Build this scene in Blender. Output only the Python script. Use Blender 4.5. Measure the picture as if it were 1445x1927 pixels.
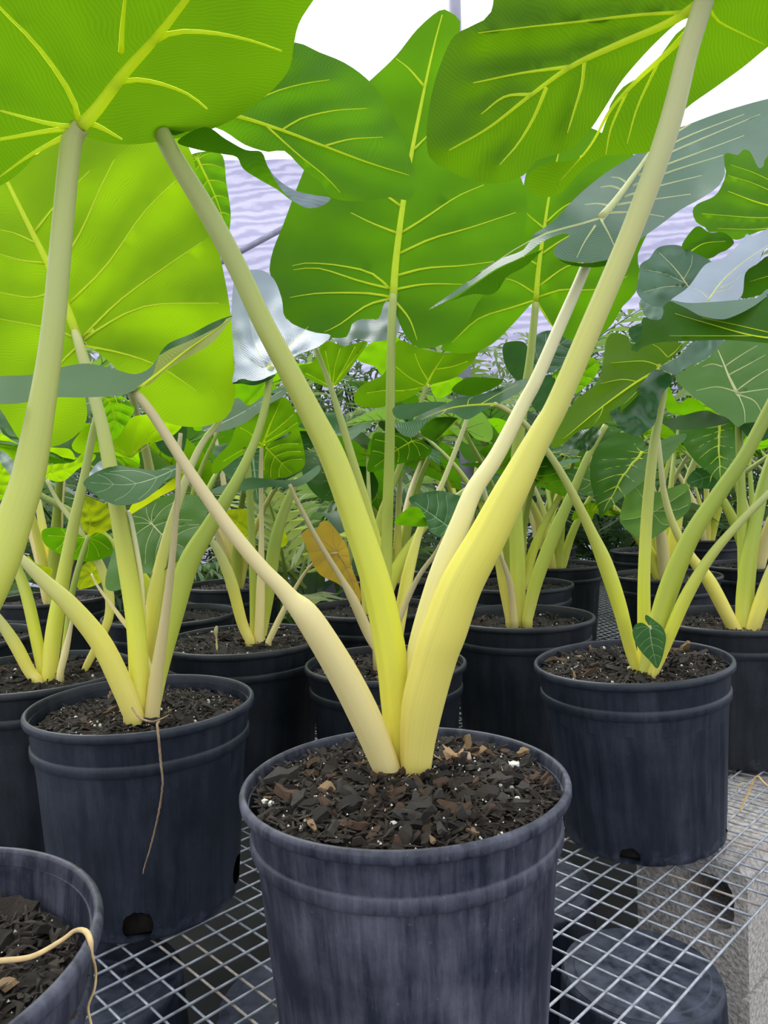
import bpy, bmesh, math, random
import numpy as np
from mathutils import Vector, Matrix, noise
from mathutils.geometry import delaunay_2d_cdt

for o in list(bpy.data.objects):
    bpy.data.objects.remove(o)
scene = bpy.context.scene
COL = scene.collection
rnd = random.Random(7)

# ------------------------------------------------------------------ camera
FPX = 1445.0                      # focal length in pixels of the 1445 x 1927 frame
BENCH = 0.40                      # height of the wire bench top
CAM = Vector((0.0, 0.0, BENCH + 0.49))
PITCH, ROLL = math.radians(-1.75), math.radians(1.8)
FW = Vector((0, math.cos(PITCH), math.sin(PITCH)))
_r = Vector((1, 0, 0)); _u = _r.cross(FW)
RT = _r * math.cos(ROLL) - _u * math.sin(ROLL)
UP = _r * math.sin(ROLL) + _u * math.cos(ROLL)
cd = bpy.data.cameras.new('camera'); cam = bpy.data.objects.new('camera', cd); COL.objects.link(cam)
cd.sensor_fit = 'HORIZONTAL'; cd.sensor_width = 36.0; cd.lens = 36.0 * FPX / 1445.0
cd.clip_start = 0.01; cd.clip_end = 200
M = Matrix(((RT.x, UP.x, -FW.x), (RT.y, UP.y, -FW.y), (RT.z, UP.z, -FW.z)))
cam.matrix_world = Matrix.Translation(CAM) @ M.to_4x4()
scene.camera = cam

# ------------------------------------------------------------------ sky, sun, exposure
w = bpy.data.worlds.new('world'); scene.world = w; w.use_nodes = True
bg = w.node_tree.nodes['Background']
bg.inputs[0].default_value = (0.93, 0.96, 1.0, 1); bg.inputs[1].default_value = 1.25
sl = bpy.data.lights.new('sun', 'SUN'); sl.energy = 2.6; sl.angle = math.radians(35); sl.color = (1, 0.98, 0.93)
so = bpy.data.objects.new('sun', sl); COL.objects.link(so)
so.rotation_euler = Vector((0.35, -0.75, -1.1)).to_track_quat('-Z', 'Y').to_euler()
vs = scene.view_settings
vs.view_transform = 'Standard'; vs.look = 'None'; vs.gamma = 1.0; vs.use_curve_mapping = False
vs.exposure = 0.35

# ------------------------------------------------------------------ helpers
def at(x, y, d):
    """the point of the place seen at pixel (x, y), d metres in front of the lens"""
    return CAM + (RT * ((x - 722.5) / FPX) - UP * ((y - 963.5) / FPX) + FW) * d

def link(name, me, mat=None, parent=None, loc=None, smooth=True):
    o = bpy.data.objects.new(name, me); COL.objects.link(o)
    if mat and not me.materials: me.materials.append(mat)
    if smooth and me.polygons: me.polygons.foreach_set('use_smooth', [True] * len(me.polygons))
    if parent: o.parent = parent
    if loc is not None: o.location = loc
    return o

def mesh(name, v, f, uv=None):
    me = bpy.data.meshes.new(name); me.from_pydata([tuple(p) for p in v], [], f); me.update()
    if uv is not None:
        l = me.uv_layers.new(name='UVMap')
        for lp in me.loops: l.data[lp.index].uv = uv[lp.vertex_index]
    return me

def tag(o, label=None, cat=None, group=None, kind=None):
    if label: o['label'] = label
    if cat: o['category'] = cat
    if group: o['group'] = group
    if kind: o['kind'] = kind
    return o

def empty(name, loc):
    o = bpy.data.objects.new(name, None); COL.objects.link(o); o.location = loc; o.empty_display_size = .05
    return o

def spline(P, n):
    """Catmull-Rom through points (any dimension), n samples, near even spacing"""
    P = np.array(P, float)
    if len(P) == 2:
        t = np.linspace(0, 1, n)[:, None]; return P[0] * (1 - t) + P[1] * t
    Q = np.vstack([2 * P[0] - P[1], P, 2 * P[-1] - P[-2]])
    L = np.concatenate([[0], np.cumsum(np.linalg.norm(np.diff(P[:, :2] if P.shape[1] > 3 else P, axis=0), axis=1) + 1e-9)])
    out = []
    for s in np.linspace(0, L[-1], n):
        i = min(max(int(np.searchsorted(L, s, side='right')) - 1, 0), len(P) - 2)
        t = (s - L[i]) / (L[i + 1] - L[i])
        a, b, c, d = Q[i], Q[i + 1], Q[i + 2], Q[i + 3]
        out.append(.5 * ((2 * b) + (c - a) * t + (2 * a - 5 * b + 4 * c - d) * t * t + (3 * b - a - 3 * c + d) * t ** 3))
    return np.array(out)

def tube_data(P, R, seg=10, groove=None, capped=True):
    """vertices and faces of a tube through world points P with radii R; groove = (angle, strength, upto)"""
    n = len(P); P = [Vector(p) for p in P]; v = []; f = []; uv = []
    T = [(P[min(i + 1, n - 1)] - P[max(i - 1, 0)]).normalized() for i in range(n)]
    ref = Vector((0, -1, 0))
    if abs(T[0].dot(ref)) > .9: ref = Vector((1, 0, 0))
    nx = (ref - T[0] * ref.dot(T[0])).normalized()
    for i in range(n):
        nx = (nx - T[i] * nx.dot(T[i])).normalized(); ny = T[i].cross(nx)
        for k in range(seg):
            a = 2 * math.pi * k / seg; r = R[i]
            if groove:
                g = max(0.0, 1 - (i / (n - 1)) / groove[2])
                da = (a - groove[0] + math.pi) % (2 * math.pi) - math.pi
                r *= 1 - groove[1] * min(1, g * 2.5) * (math.exp(-(da / .16) ** 2) - .55 * math.exp(-((da - .38) / .22) ** 2))
            v.append(P[i] + nx * (r * math.cos(a)) + ny * (r * math.sin(a))); uv.append((k / seg, i / (n - 1)))
    for i in range(n - 1):
        for k in range(seg):
            k2 = (k + 1) % seg
            f.append((i * seg + k, i * seg + k2, (i + 1) * seg + k2, (i + 1) * seg + k))
    if capped:
        f.append(tuple(range(seg))[::-1]); f.append(tuple((n - 1) * seg + k for k in range(seg)))
    return v, f, uv

def lathe(name, prof, seg=72, wob=None, hole=None):
    v = []; f = []; n = len(prof)
    for r, z in prof:
        for k in range(seg):
            a = 2 * math.pi * k / seg
            rr = r + (wob(a, z) if wob else 0)
            v.append((rr * math.cos(a), rr * math.sin(a), z))
    for i in range(n - 1):
        for k in range(seg):
            f.append((i * seg + k, i * seg + (k + 1) % seg, (i + 1) * seg + (k + 1) % seg, (i + 1) * seg + k))
    if hole:      # drain holes: open the wall and round the edge of the opening off
        cs = [(Vector((math.cos(a) * hole[1], math.sin(a) * hole[1], hz)), hr) for a, hz, hr in hole[0]]
        keep = []; gone = set()
        for q in f:
            m = sum((Vector(v[i]) for i in q), Vector()) / 4
            if any((m - c).length < hr and m.z > .001 for c, hr in cs): gone.update(q)
            else: keep.append(q)
        f = keep
        for i in gone:
            p = Vector(v[i]); c, rad = min(cs, key=lambda c_: (p - c_[0]).length); d = p - c; tan = Vector((-c.y, c.x, 0)).normalized()
            u = d.dot(tan); h = d.z; n_ = math.hypot(u, h) or 1; rad *= 1 + .10 * noise.noise((u * 400, h * 400, 0))
            v[i] = tuple(p + tan * (u / n_ * rad - u) + Vector((0, 0, max(h / n_ * rad, .0006 - c.z) - h)))
    return mesh(name, v, f)

# ------------------------------------------------------------------ materials
def nm(name):
    m = bpy.data.materials.new(name); m.use_nodes = True; nt = m.node_tree
    for n in list(nt.nodes): nt.nodes.remove(n)
    return m, nt, nt.nodes, nt.links.new

def node(N, t, **kw):
    n = N.new(t)
    for k, val in kw.items():
        if k.startswith('i_'):
            n.inputs[k[2:].replace('_', ' ')].default_value = val
        else: setattr(n, k, val)
    return n

def ramp(N, stops):
    r = N.new('ShaderNodeValToRGB'); e = r.color_ramp.elements
    while len(e) > 2: e.remove(e[-1])
    e[0].position, e[0].color = stops[0][0], (*stops[0][1], 1)
    e[1].position, e[1].color = stops[1][0], (*stops[1][1], 1)
    for p, c in stops[2:]:
        x = e.new(p); x.color = (*c, 1)
    return r

def leaf_mat(name, D, T, fac=.5, rough=.42, spec=.4, fine=.11):
    m, nt, N, L = nm(name)
    out = N.new('ShaderNodeOutputMaterial'); mix = N.new('ShaderNodeMixShader'); mix.inputs[0].default_value = fac
    pb = N.new('ShaderNodeBsdfPrincipled'); tr = N.new('ShaderNodeBsdfTranslucent')
    pb.inputs['Roughness'].default_value = rough; pb.inputs['Specular IOR Level'].default_value = spec
    uv = N.new('ShaderNodeUVMap')
    # fine veins run out from the midrib: bands over (along - .7 |across|)
    sep = N.new('ShaderNodeSeparateXYZ'); L(uv.outputs[0], sep.inputs[0])
    ab = node(N, 'ShaderNodeMath', operation='ABSOLUTE'); L(sep.outputs[1], ab.inputs[0])
    mu = node(N, 'ShaderNodeMath', operation='MULTIPLY_ADD'); L(ab.outputs[0], mu.inputs[0]); mu.inputs[1].default_value = -.55; L(sep.outputs[0], mu.inputs[2])
    nz = node(N, 'ShaderNodeTexNoise', i_Scale=22.0, i_Detail=2.0); L(uv.outputs[0], nz.inputs['Vector'])
    ad = node(N, 'ShaderNodeMath', operation='MULTIPLY_ADD'); L(nz.outputs[0], ad.inputs[0]); ad.inputs[1].default_value = .022; L(mu.outputs[0], ad.inputs[2])
    cb = N.new('ShaderNodeCombineXYZ'); L(ad.outputs[0], cb.inputs[0])
    wv = node(N, 'ShaderNodeTexWave', i_Scale=95.0, i_Distortion=.5, i_Detail=1.0); L(cb.outputs[0], wv.inputs['Vector'])
    n2 = node(N, 'ShaderNodeTexNoise', i_Scale=7.0, i_Detail=3.0); L(uv.outputs[0], n2.inputs['Vector'])
    a1 = node(N, 'ShaderNodeMath', operation='MULTIPLY_ADD'); L(wv.outputs[1], a1.inputs[0]); a1.inputs[1].default_value = fine; a1.inputs[2].default_value = 1 - fine * .6
    a2 = node(N, 'ShaderNodeMath', operation='MULTIPLY_ADD'); L(n2.outputs[0], a2.inputs[0]); a2.inputs[1].default_value = .5; a2.inputs[2].default_value = .75
    a3 = node(N, 'ShaderNodeMath', operation='MULTIPLY'); L(a1.outputs[0], a3.inputs[0]); L(a2.outputs[0], a3.inputs[1])
    for colr, sh, sock in ((D, pb, 'Base Color'), (T, tr, 'Color')):
        vm = node(N, 'ShaderNodeVectorMath', operation='SCALE'); vm.inputs[0].default_value = colr; L(a3.outputs[0], vm.inputs['Scale'])
        L(vm.outputs[0], sh.inputs[sock])
    bp = node(N, 'ShaderNodeBump', i_Strength=.12, i_Distance=.002); L(wv.outputs[1], bp.inputs['Height']); L(bp.outputs[0], pb.inputs['Normal'])
    L(pb.outputs[0], mix.inputs[1]); L(tr.outputs[0], mix.inputs[2]); L(mix.outputs[0], out.inputs[0])
    return m

def stem_mat(name, stops, rough=.45, sss=.12):
    m, nt, N, L = nm(name)
    out = N.new('ShaderNodeOutputMaterial'); pb = N.new('ShaderNodeBsdfPrincipled'); L(pb.outputs[0], out.inputs[0])
    uv = N.new('ShaderNodeUVMap'); sep = N.new('ShaderNodeSeparateXYZ'); L(uv.outputs[0], sep.inputs[0])
    nz = node(N, 'ShaderNodeTexNoise', i_Scale=3.0, i_Detail=3.0); L(uv.outputs[0], nz.inputs['Vector'])
    ma = node(N, 'ShaderNodeMath', operation='MULTIPLY_ADD'); L(nz.outputs[0], ma.inputs[0]); ma.inputs[1].default_value = .12; L(sep.outputs[1], ma.inputs[2])
    sb = node(N, 'ShaderNodeMath', operation='SUBTRACT'); L(ma.outputs[0], sb.inputs[0]); sb.inputs[1].default_value = .06
    r = ramp(N, stops); L(sb.outputs[0], r.inputs[0])
    # fine lengthwise streaks and a few specks
    mp = node(N, 'ShaderNodeMapping'); mp.inputs['Scale'].default_value = (60, 2.5, 1); L(uv.outputs[0], mp.inputs[0])
    st = node(N, 'ShaderNodeTexNoise', i_Scale=1.0, i_Detail=2.0); L(mp.outputs[0], st.inputs['Vector'])
    sc = node(N, 'ShaderNodeMath', operation='MULTIPLY_ADD'); L(st.outputs[0], sc.inputs[0]); sc.inputs[1].default_value = .16; sc.inputs[2].default_value = .92
    vm = node(N, 'ShaderNodeVectorMath', operation='SCALE'); L(r.outputs[0], vm.inputs[0]); L(sc.outputs[0], vm.inputs['Scale'])
    L(vm.outputs[0], pb.inputs['Base Color'])
    pb.inputs['Roughness'].default_value = rough; pb.inputs['Specular IOR Level'].default_value = .35
    pb.inputs['Subsurface Weight'].default_value = sss; pb.inputs['Subsurface Scale'].default_value = .012
    pb.inputs['Subsurface Radius'].default_value = (1, .9, .2)
    return m

def plain_mat(name, c, rough=.6, var=.25, scale=40., c2=None, spec=.4, trans=None, bump=0., metal=0., detail=4., tf=.5):
    m, nt, N, L = nm(name)
    out = N.new('ShaderNodeOutputMaterial'); pb = N.new('ShaderNodeBsdfPrincipled')
    tc = N.new('ShaderNodeTexCoord'); nz = node(N, 'ShaderNodeTexNoise', i_Scale=scale, i_Detail=detail); L(tc.outputs['Object'], nz.inputs['Vector'])
    c2 = c2 or tuple(x * (1 + var) for x in c)
    r = ramp(N, [(.36, tuple(x * (1 - var) for x in c)), (.66, c2)]); L(nz.outputs[0], r.inputs[0])
    L(r.outputs[0], pb.inputs['Base Color']); pb.inputs['Roughness'].default_value = rough; pb.inputs['Specular IOR Level'].default_value = spec
    pb.inputs['Metallic'].default_value = metal
    if bump:
        b = node(N, 'ShaderNodeBump', i_Strength=bump, i_Distance=.004); L(nz.outputs[0], b.inputs['Height']); L(b.outputs[0], pb.inputs['Normal'])
    if trans:
        tr = N.new('ShaderNodeBsdfTranslucent'); tr.inputs[0].default_value = (*trans, 1)
        mx = N.new('ShaderNodeMixShader'); mx.inputs[0].default_value = tf
        L(pb.outputs[0], mx.inputs[1]); L(tr.outputs[0], mx.inputs[2]); L(mx.outputs[0], out.inputs[0])
    else: L(pb.outputs[0], out.inputs[0])
    return m

def pot_mat(name, c, dust, amt=.5):
    m, nt, N, L = nm(name)
    out = N.new('ShaderNodeOutputMaterial'); pb = N.new('ShaderNodeBsdfPrincipled'); L(pb.outputs[0], out.inputs[0])
    tc = N.new('ShaderNodeTexCoord')
    mp = N.new('ShaderNodeMapping'); mp.inputs['Scale'].default_value = (70, 70, 5); L(tc.outputs['Object'], mp.inputs[0])
    st = node(N, 'ShaderNodeTexNoise', i_Scale=1.0, i_Detail=5.0, i_Roughness=.7); L(mp.outputs[0], st.inputs['Vector'])
    n2 = node(N, 'ShaderNodeTexNoise', i_Scale=11.0, i_Detail=6.0, i_Roughness=.65); L(tc.outputs['Object'], n2.inputs['Vector'])
    n3 = node(N, 'ShaderNodeTexNoise', i_Scale=260.0, i_Detail=2.0); L(tc.outputs['Object'], n3.inputs['Vector'])
    a = node(N, 'ShaderNodeMath', operation='MULTIPLY'); L(st.outputs[0], a.inputs[0]); L(n2.outputs[0], a.inputs[1])
    r = ramp(N, [(.18, (0, 0, 0)), (.42, (amt, amt, amt))]); L(a.outputs[0], r.inputs[0])
    sp = ramp(N, [(.70, (0, 0, 0)), (.78, (.35, .35, .35))]); L(n3.outputs[0], sp.inputs[0])
    sm = node(N, 'ShaderNodeMath', operation='ADD', use_clamp=True); L(r.outputs[0], sm.inputs[0]); L(sp.outputs[0], sm.inputs[1])
    sz = N.new('ShaderNodeSeparateXYZ'); L(tc.outputs['Object'], sz.inputs[0])
    nf = node(N, 'ShaderNodeTexNoise', i_Scale=38.0, i_Detail=5.0, i_Roughness=.7); L(tc.outputs['Object'], nf.inputs['Vector'])
    ft = node(N, 'ShaderNodeMath', operation='MULTIPLY_ADD'); L(sz.outputs[2], ft.inputs[0]); ft.inputs[1].default_value = -9.0; L(nf.outputs[0], ft.inputs[2])
    fr = ramp(N, [(.38, (0, 0, 0)), (.62, (.8, .8, .8))]); L(ft.outputs[0], fr.inputs[0])
    sm0 = sm; sm = node(N, 'ShaderNodeMath', operation='ADD', use_clamp=True); L(sm0.outputs[0], sm.inputs[0]); L(fr.outputs[0], sm.inputs[1])
    mx = N.new('ShaderNodeMix'); mx.data_type = 'RGBA'; mx.inputs['A'].default_value = (*c, 1); mx.inputs['B'].default_value = (*dust, 1)
    L(sm.outputs[0], mx.inputs['Factor']); L(mx.outputs['Result'], pb.inputs['Base Color'])
    rr = node(N, 'ShaderNodeMath', operation='MULTIPLY_ADD'); L(sm.outputs[0], rr.inputs[0]); rr.inputs[1].default_value = .3; rr.inputs[2].default_value = .42
    L(rr.outputs[0], pb.inputs['Roughness']); pb.inputs['Specular IOR Level'].default_value = .45
    b = node(N, 'ShaderNodeBump', i_Strength=.12, i_Distance=.002); L(n3.outputs[0], b.inputs['Height']); L(b.outputs[0], pb.inputs['Normal'])
    return m

LM = {
    'bright': leaf_mat('leaf_bright', (.08, .20, .005), (.40, .70, .004), .62, .55, .12),
    'green': leaf_mat('leaf_green', (.03, .12, .004), (.17, .44, .003), .58, .55, .12),
    'shaded': leaf_mat('leaf_shaded', (.035, .11, .004), (.13, .30, .003), .52, .55, .15),  # darkened copy of the green leaf, shade put into its colours
    'fresh': leaf_mat('leaf_fresh', (.05, .17, .006), (.26, .60, .004), .60, .5, .15),
    'gloss': leaf_mat('leaf_glossy', (.022, .085, .03), (.08, .25, .02), .25, .30, .45, .08),
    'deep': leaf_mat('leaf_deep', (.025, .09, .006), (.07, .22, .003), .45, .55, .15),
    'upper': leaf_mat('leaf_upper', (.040, .115, .035), (.10, .28, .02), .25, .62, .08, .08),
    'glauc': leaf_mat('leaf_glaucous', (.075, .155, .10), (.10, .26, .05), .2, .42, .30, .06),
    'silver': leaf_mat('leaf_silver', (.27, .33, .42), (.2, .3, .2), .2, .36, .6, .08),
    'pale': leaf_mat('leaf_pale', (.10, .22, .055), (.22, .44, .05), .40, .5, .2),
    'lime': leaf_mat('leaf_lime', (.26, .34, .01), (.56, .66, .01), .55, .55, .12),
    'yellow': leaf_mat('leaf_yellowing', (.50, .34, .04), (.62, .42, .04), .45, .55, .15),
}
SM = {
    'gold': stem_mat('stalk_gold', [(0, (.85, .73, .20)), (.3, (.80, .74, .13)), (.5, (.62, .61, .16)), (.75, (.50, .51, .24)), (1, (.50, .50, .26))]),
    'lime': stem_mat('stalk_lime', [(0, (.84, .77, .14)), (.25, (.66, .69, .07)), (.55, (.46, .50, .11)), (.8, (.44, .49, .18)), (1, (.48, .50, .20))]),
    'cream': stem_mat('stalk_cream', [(0, (.86, .74, .32)), (.35, (.82, .71, .34)), (.7, (.66, .57, .32)), (1, (.52, .46, .26))]),
    'white': stem_mat('stalk_white', [(0, (.84, .76, .30)), (.4, (.80, .74, .38)), (1, (.64, .63, .44))]),
    'green': stem_mat('stalk_green', [(0, (.74, .72, .16)), (.2, (.48, .54, .07)), (.6, (.30, .39, .06)), (1, (.38, .45, .12))]),
    'tan': stem_mat('stalk_tan', [(0, (.74, .62, .26)), (.5, (.50, .43, .24)), (1, (.42, .38, .20))]),
}
M_VEIN = plain_mat('leaf_vein', (.66, .74, .10), .5, .06, 30, trans=(.86, .95, .10), tf=.7)
M_VEINP = plain_mat('leaf_vein_pale', (.66, .68, .38), .5, .06, 30, trans=(.7, .78, .25), tf=.4)
M_VEINU = plain_mat('leaf_vein_dim', (.20, .32, .14), .6, .06, 30, trans=(.3, .5, .1), tf=.3)
M_POT = pot_mat('pot_plastic', (.009, .014, .026), (.065, .075, .115), .42)
M_POT2 = pot_mat('pot_plastic_dark', (.006, .009, .014), (.04, .048, .07), .4)
M_POT3 = pot_mat('pot_plastic_dusty', (.018, .022, .040), (.17, .17, .235), .7)
M_SOIL = plain_mat('soil', (.012, .009, .007), .95, .5, 90, bump=.8)
M_BARK = [plain_mat('bark_' + n, c, .85, .35, 60, bump=.5) for n, c in
          (('black', (.016, .013, .011)), ('dark', (.028, .021, .016)), ('brown', (.085, .05, .03)), ('tan', (.26, .17, .09)), ('grey', (.05, .044, .038)))]
M_PERL = plain_mat('perlite', (.72, .69, .62), .9, .1, 80)
M_WIRE = plain_mat('galvanised_wire', (.36, .39, .44), .45, .3, 60, c2=(.50, .53, .60), metal=.3)
M_RUST = plain_mat('rusted_wire', (.42, .36, .30), .7, .3, 50, c2=(.52, .48, .44))
M_BLOCK = plain_mat('concrete', (.46, .43, .41), .95, .3, 160, bump=.9)
M_TWINE = plain_mat('twine', (.62, .45, .22), .8, .2, 90)
M_ROOT = plain_mat('root', (.30, .21, .13), .8, .25, 90)

# ------------------------------------------------------------------ setting
g = 30
ground = link('floor', mesh('floor', [(-g, -4, 0), (g, -4, 0), (g, 34, 0), (-g, 34, 0)], [(0, 1, 2, 3)]),
              plain_mat('ground', (.012, .012, .013), .95, .5, 6, bump=.6)); tag(ground, kind='structure')

def cloth_mat():
    m, nt, N, L = nm('shade_cloth')
    out = N.new('ShaderNodeOutputMaterial'); df = N.new('ShaderNodeBsdfDiffuse'); tr = N.new('ShaderNodeBsdfTranslucent'); mx = N.new('ShaderNodeMixShader')
    mx.inputs[0].default_value = .6
    tc = N.new('ShaderNodeTexCoord'); mp = N.new('ShaderNodeMapping'); mp.inputs['Rotation'].default_value = (0, math.radians(20), 0); mp.inputs['Scale'].default_value = (.35, 1, 1)
    L(tc.outputs['Object'], mp.inputs[0])
    wv = node(N, 'ShaderNodeTexWave', i_Scale=4.2, i_Distortion=9, i_Detail=5.0, bands_direction='Z'); L(mp.outputs[0], wv.inputs['Vector'])
    wv.inputs['Detail Scale'].default_value = 1.6
    r = ramp(N, [(.1, (.42, .41, .60)), (.9, (.60, .58, .78))]); L(wv.outputs[0], r.inputs[0])
    L(r.outputs[0], df.inputs[0]); L(r.outputs[0], tr.inputs[0]); L(df.outputs[0], mx.inputs[1]); L(tr.outputs[0], mx.inputs[2]); L(mx.outputs[0], out.inputs[0])
    return m
M_CLOTH = cloth_mat()
def cloth(name, x0, x1, y, z0, z1, sag=.12):
    nx, nz = 60, 24; v = []; f = []
    for j in range(nz + 1):
        for i in range(nx + 1):
            x = x0 + (x1 - x0) * i / nx; z = z0 + (z1 - z0) * j / nz
            v.append((x, y + sag * math.sin(z * 5 + x * 1.3) * .4 + .05 * noise.noise((x * 2, z * 3, 1)), z))
    for j in range(nz):
        for i in range(nx): a = j * (nx + 1) + i; f.append((a, a + 1, a + nx + 2, a + nx + 1))
    return link(name, mesh(name, v, f), M_CLOTH)
tag(cloth('wall_back', -9, 9, 7.4, .0, 4.05), kind='structure')

# ------------------------------------------------------------------ wire bench, laid at 45 degrees to the view
S2 = math.sqrt(.5)
def st(s, t, z): return Vector(((s - t) * S2, (s + t) * S2, z))
bench = empty('wire_mesh_bench', st(1, 1, BENCH))
tag(bench, 'galvanised welded wire mesh bench top carrying all the potted plants', 'bench')
PITCHW = .0284
S0, S1, T0, T1 = -.55, 4.1, .316, 2.1
def wire_mesh(L, r):
    n = max(8, int(L / .12)); q = random.Random(3)
    P = [Vector((L * i / n, q.uniform(-.0004, .0004), q.uniform(-.0006, .0006))) for i in range(n + 1)]
    v, f, _ = tube_data(P, [r] * (n + 1), 6); return mesh('wire', v, f)
mw_s = wire_mesh(S1 - S0, .0015); mw_t = wire_mesh(T1 - T0, .0014); mw_r = wire_mesh(T1 - T0, .0014)
mw_s.materials.append(M_WIRE); mw_t.materials.append(M_WIRE); mw_r.materials.append(M_RUST)
boff = bench.location
k = 0; t = T0
while t < T1:
    o = link('wire', mw_s, None, bench, st(S0, t, BENCH - .0018) - boff); o.rotation_euler = (0, 0, math.radians(45)); t += PITCHW
s = S0 + .012
s = .5145 - PITCHW * 37
while s < S1:
    m_ = mw_r if rnd.random() < .12 else mw_t
    o = link('wire', m_, None, bench, st(s, T0, BENCH - .0045) - boff); o.rotation_euler = (0, 0, math.radians(135)); s += PITCHW

# ------------------------------------------------------------------ pots
ZR = .24                                 # rim height above the bench
def pot_profile(R, H, rounded=True):
    k = R / .14
    out = [(.002, .003), (.100, .003), (.108, .0), (.1125, .004), (.1135, .010), (.114, .016)]
    for z in np.linspace(.021, .072, 14): out.append((.114 + (z - .016) * .078, z))
    for z in np.linspace(.080, .180, 11): out.append((.114 + (z - .016) * .078, z))
    out += [(.1274, .1890), (.1310, .1900), (.1324, .1920), (.1330, .1965), (.1328, .2015), (.1318, .2030), (.1304, .2036), (.1303, .2060), (.1308, .2085), (.1316, .2240), (.1320, .2290)]
    return [(r * k, z * H / .24) for r, z in out]
RIM = [(.1320, .2292), (.1378, .2290), (.1394, .2300), (.1400, .2325), (.1400, .2362), (.1392, .2385), (.1372, .2400), (.1358, .2400), (.1346, .2392), (.1340, .2370), (.1330, .2280), (.1312, .2060), (.1295, .2), (.1262, .17)]
INNER = [(.1295, .219), (.126, .186)]
def flute(a, z):
    if z > .182: return 0
    fr = (a * 8 / math.pi) % 1.0
    d = min(fr, 1 - fr)
    return -.0022 * max(0, 1 - (d / .14) ** 8) * min(1, max(0, (.178 - z) / .015))
def make_pot(parent, R=.14, H=.24, mat=M_POT, fl=True, holes=None, seg=144, squash=None):
    prof = pot_profile(R, H)
    wob = flute if fl else None
    if squash: base = wob; wob = lambda a, z: (base(a, z) if base else 0) + squash(a, z)
    hl = (holes, .115 * R / .14) if holes else None
    p = link('pot', lathe('pot', prof, seg, wob, hl), mat, parent); p.data.set_sharp_from_angle(angle=math.radians(38))
    sc = R / .14
    r = link('rim', lathe('rim', [(a * sc, b * H / .24) for a, b in RIM], 96, (lambda a, z: squash(a, z)) if squash else None), mat, p); r.data.set_sharp_from_angle(angle=math.radians(50))
    # wall thickness inside and the floor of the pot
    return p

def disc(name, R, z, rings=14, seg=48, amp=.006, seed=0, dome=0):
    v = [(0, 0, z + dome)]; f = []
    for i in range(1, rings + 1):
        r = R * i / rings
        for k in range(seg):
            a = 2 * math.pi * k / seg; x, y = r * math.cos(a), r * math.sin(a)
            h = amp * noise.fractal((x * 45 + seed, y * 45, seed * 3.1), 1, 2, 4) + dome * (1 - (i / rings) ** 2)
            v.append((x, y, z + h))
    for k in range(seg): f.append((0, 1 + k, 1 + (k + 1) % seg))
    for i in range(rings - 1):
        for k in range(seg):
            a = 1 + i * seg + k; b = 1 + i * seg + (k + 1) % seg
            f.append((a, a + seg, b + seg, b))
    # skirt down, so that the root ball shows through the drain holes
    n0 = 1 + (rings - 1) * seg; n1 = len(v)
    for k in range(seg):
        a = 2 * math.pi * k / seg; v.append((.112 * R / .126 * math.cos(a), .112 * R / .126 * math.sin(a), z - .03))
    for k in range(seg): f.append((n0 + k, n1 + k, n1 + (k + 1) % seg, n0 + (k + 1) % seg))
    n0 = n1; n1 = len(v)
    for k in range(seg):
        a = 2 * math.pi * k / seg; v.append((.102 * R / .126 * math.cos(a), .102 * R / .126 * math.sin(a), .008))
    for k in range(seg): f.append((n0 + k, n1 + k, n1 + (k + 1) % seg, n0 + (k + 1) % seg))
    return mesh(name, v, f)

def chip_mesh(seed):
    q = random.Random(seed); bm = bmesh.new()
    n = 5; ring = []
    L, W, T = 1.0, q.uniform(.20, .44), q.uniform(.10, .22)
    for i in range(n):
        x = -L / 2 + L * i / (n - 1); wv = W * (1 - .55 * abs(2 * i / (n - 1) - 1) ** 2) * q.uniform(.75, 1.2); b = .08 * q.uniform(-1, 1)
        ring.append([bm.verts.new((x + q.uniform(-.06, .06), sy * wv / 2 + q.uniform(-.04, .04), sz * T / 2 + b)) for sy, sz in ((-1, -1), (1, -1), (1, 1), (-1, 1))])
    for i in range(n - 1):
        for k in range(4): bm.faces.new((ring[i][k], ring[i][(k + 1) % 4], ring[i + 1][(k + 1) % 4], ring[i + 1][k]))
    bm.faces.new(ring[0][::-1]); bm.faces.new(ring[-1])
    me = bpy.data.meshes.new('bark_chip'); bm.to_mesh(me); bm.free(); return me
CHIPS = {}
for mi, m_ in enumerate(M_BARK):
    for sd in range(4):
        me = chip_mesh(mi * 10 + sd); me.materials.append(m_); CHIPS[mi, sd] = me
def grain_mesh(seed):
    q = random.Random(seed); bm = bmesh.new(); bmesh.ops.create_icosphere(bm, subdivisions=1, radius=.5)
    for v_ in bm.verts: v_.co *= q.uniform(.75, 1.15)
    me = bpy.data.meshes.new('perlite_grain'); bm.to_mesh(me); bm.free(); me.materials.append(M_PERL); return me
GRAINS = [grain_mesh(i) for i in range(4)]

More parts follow.
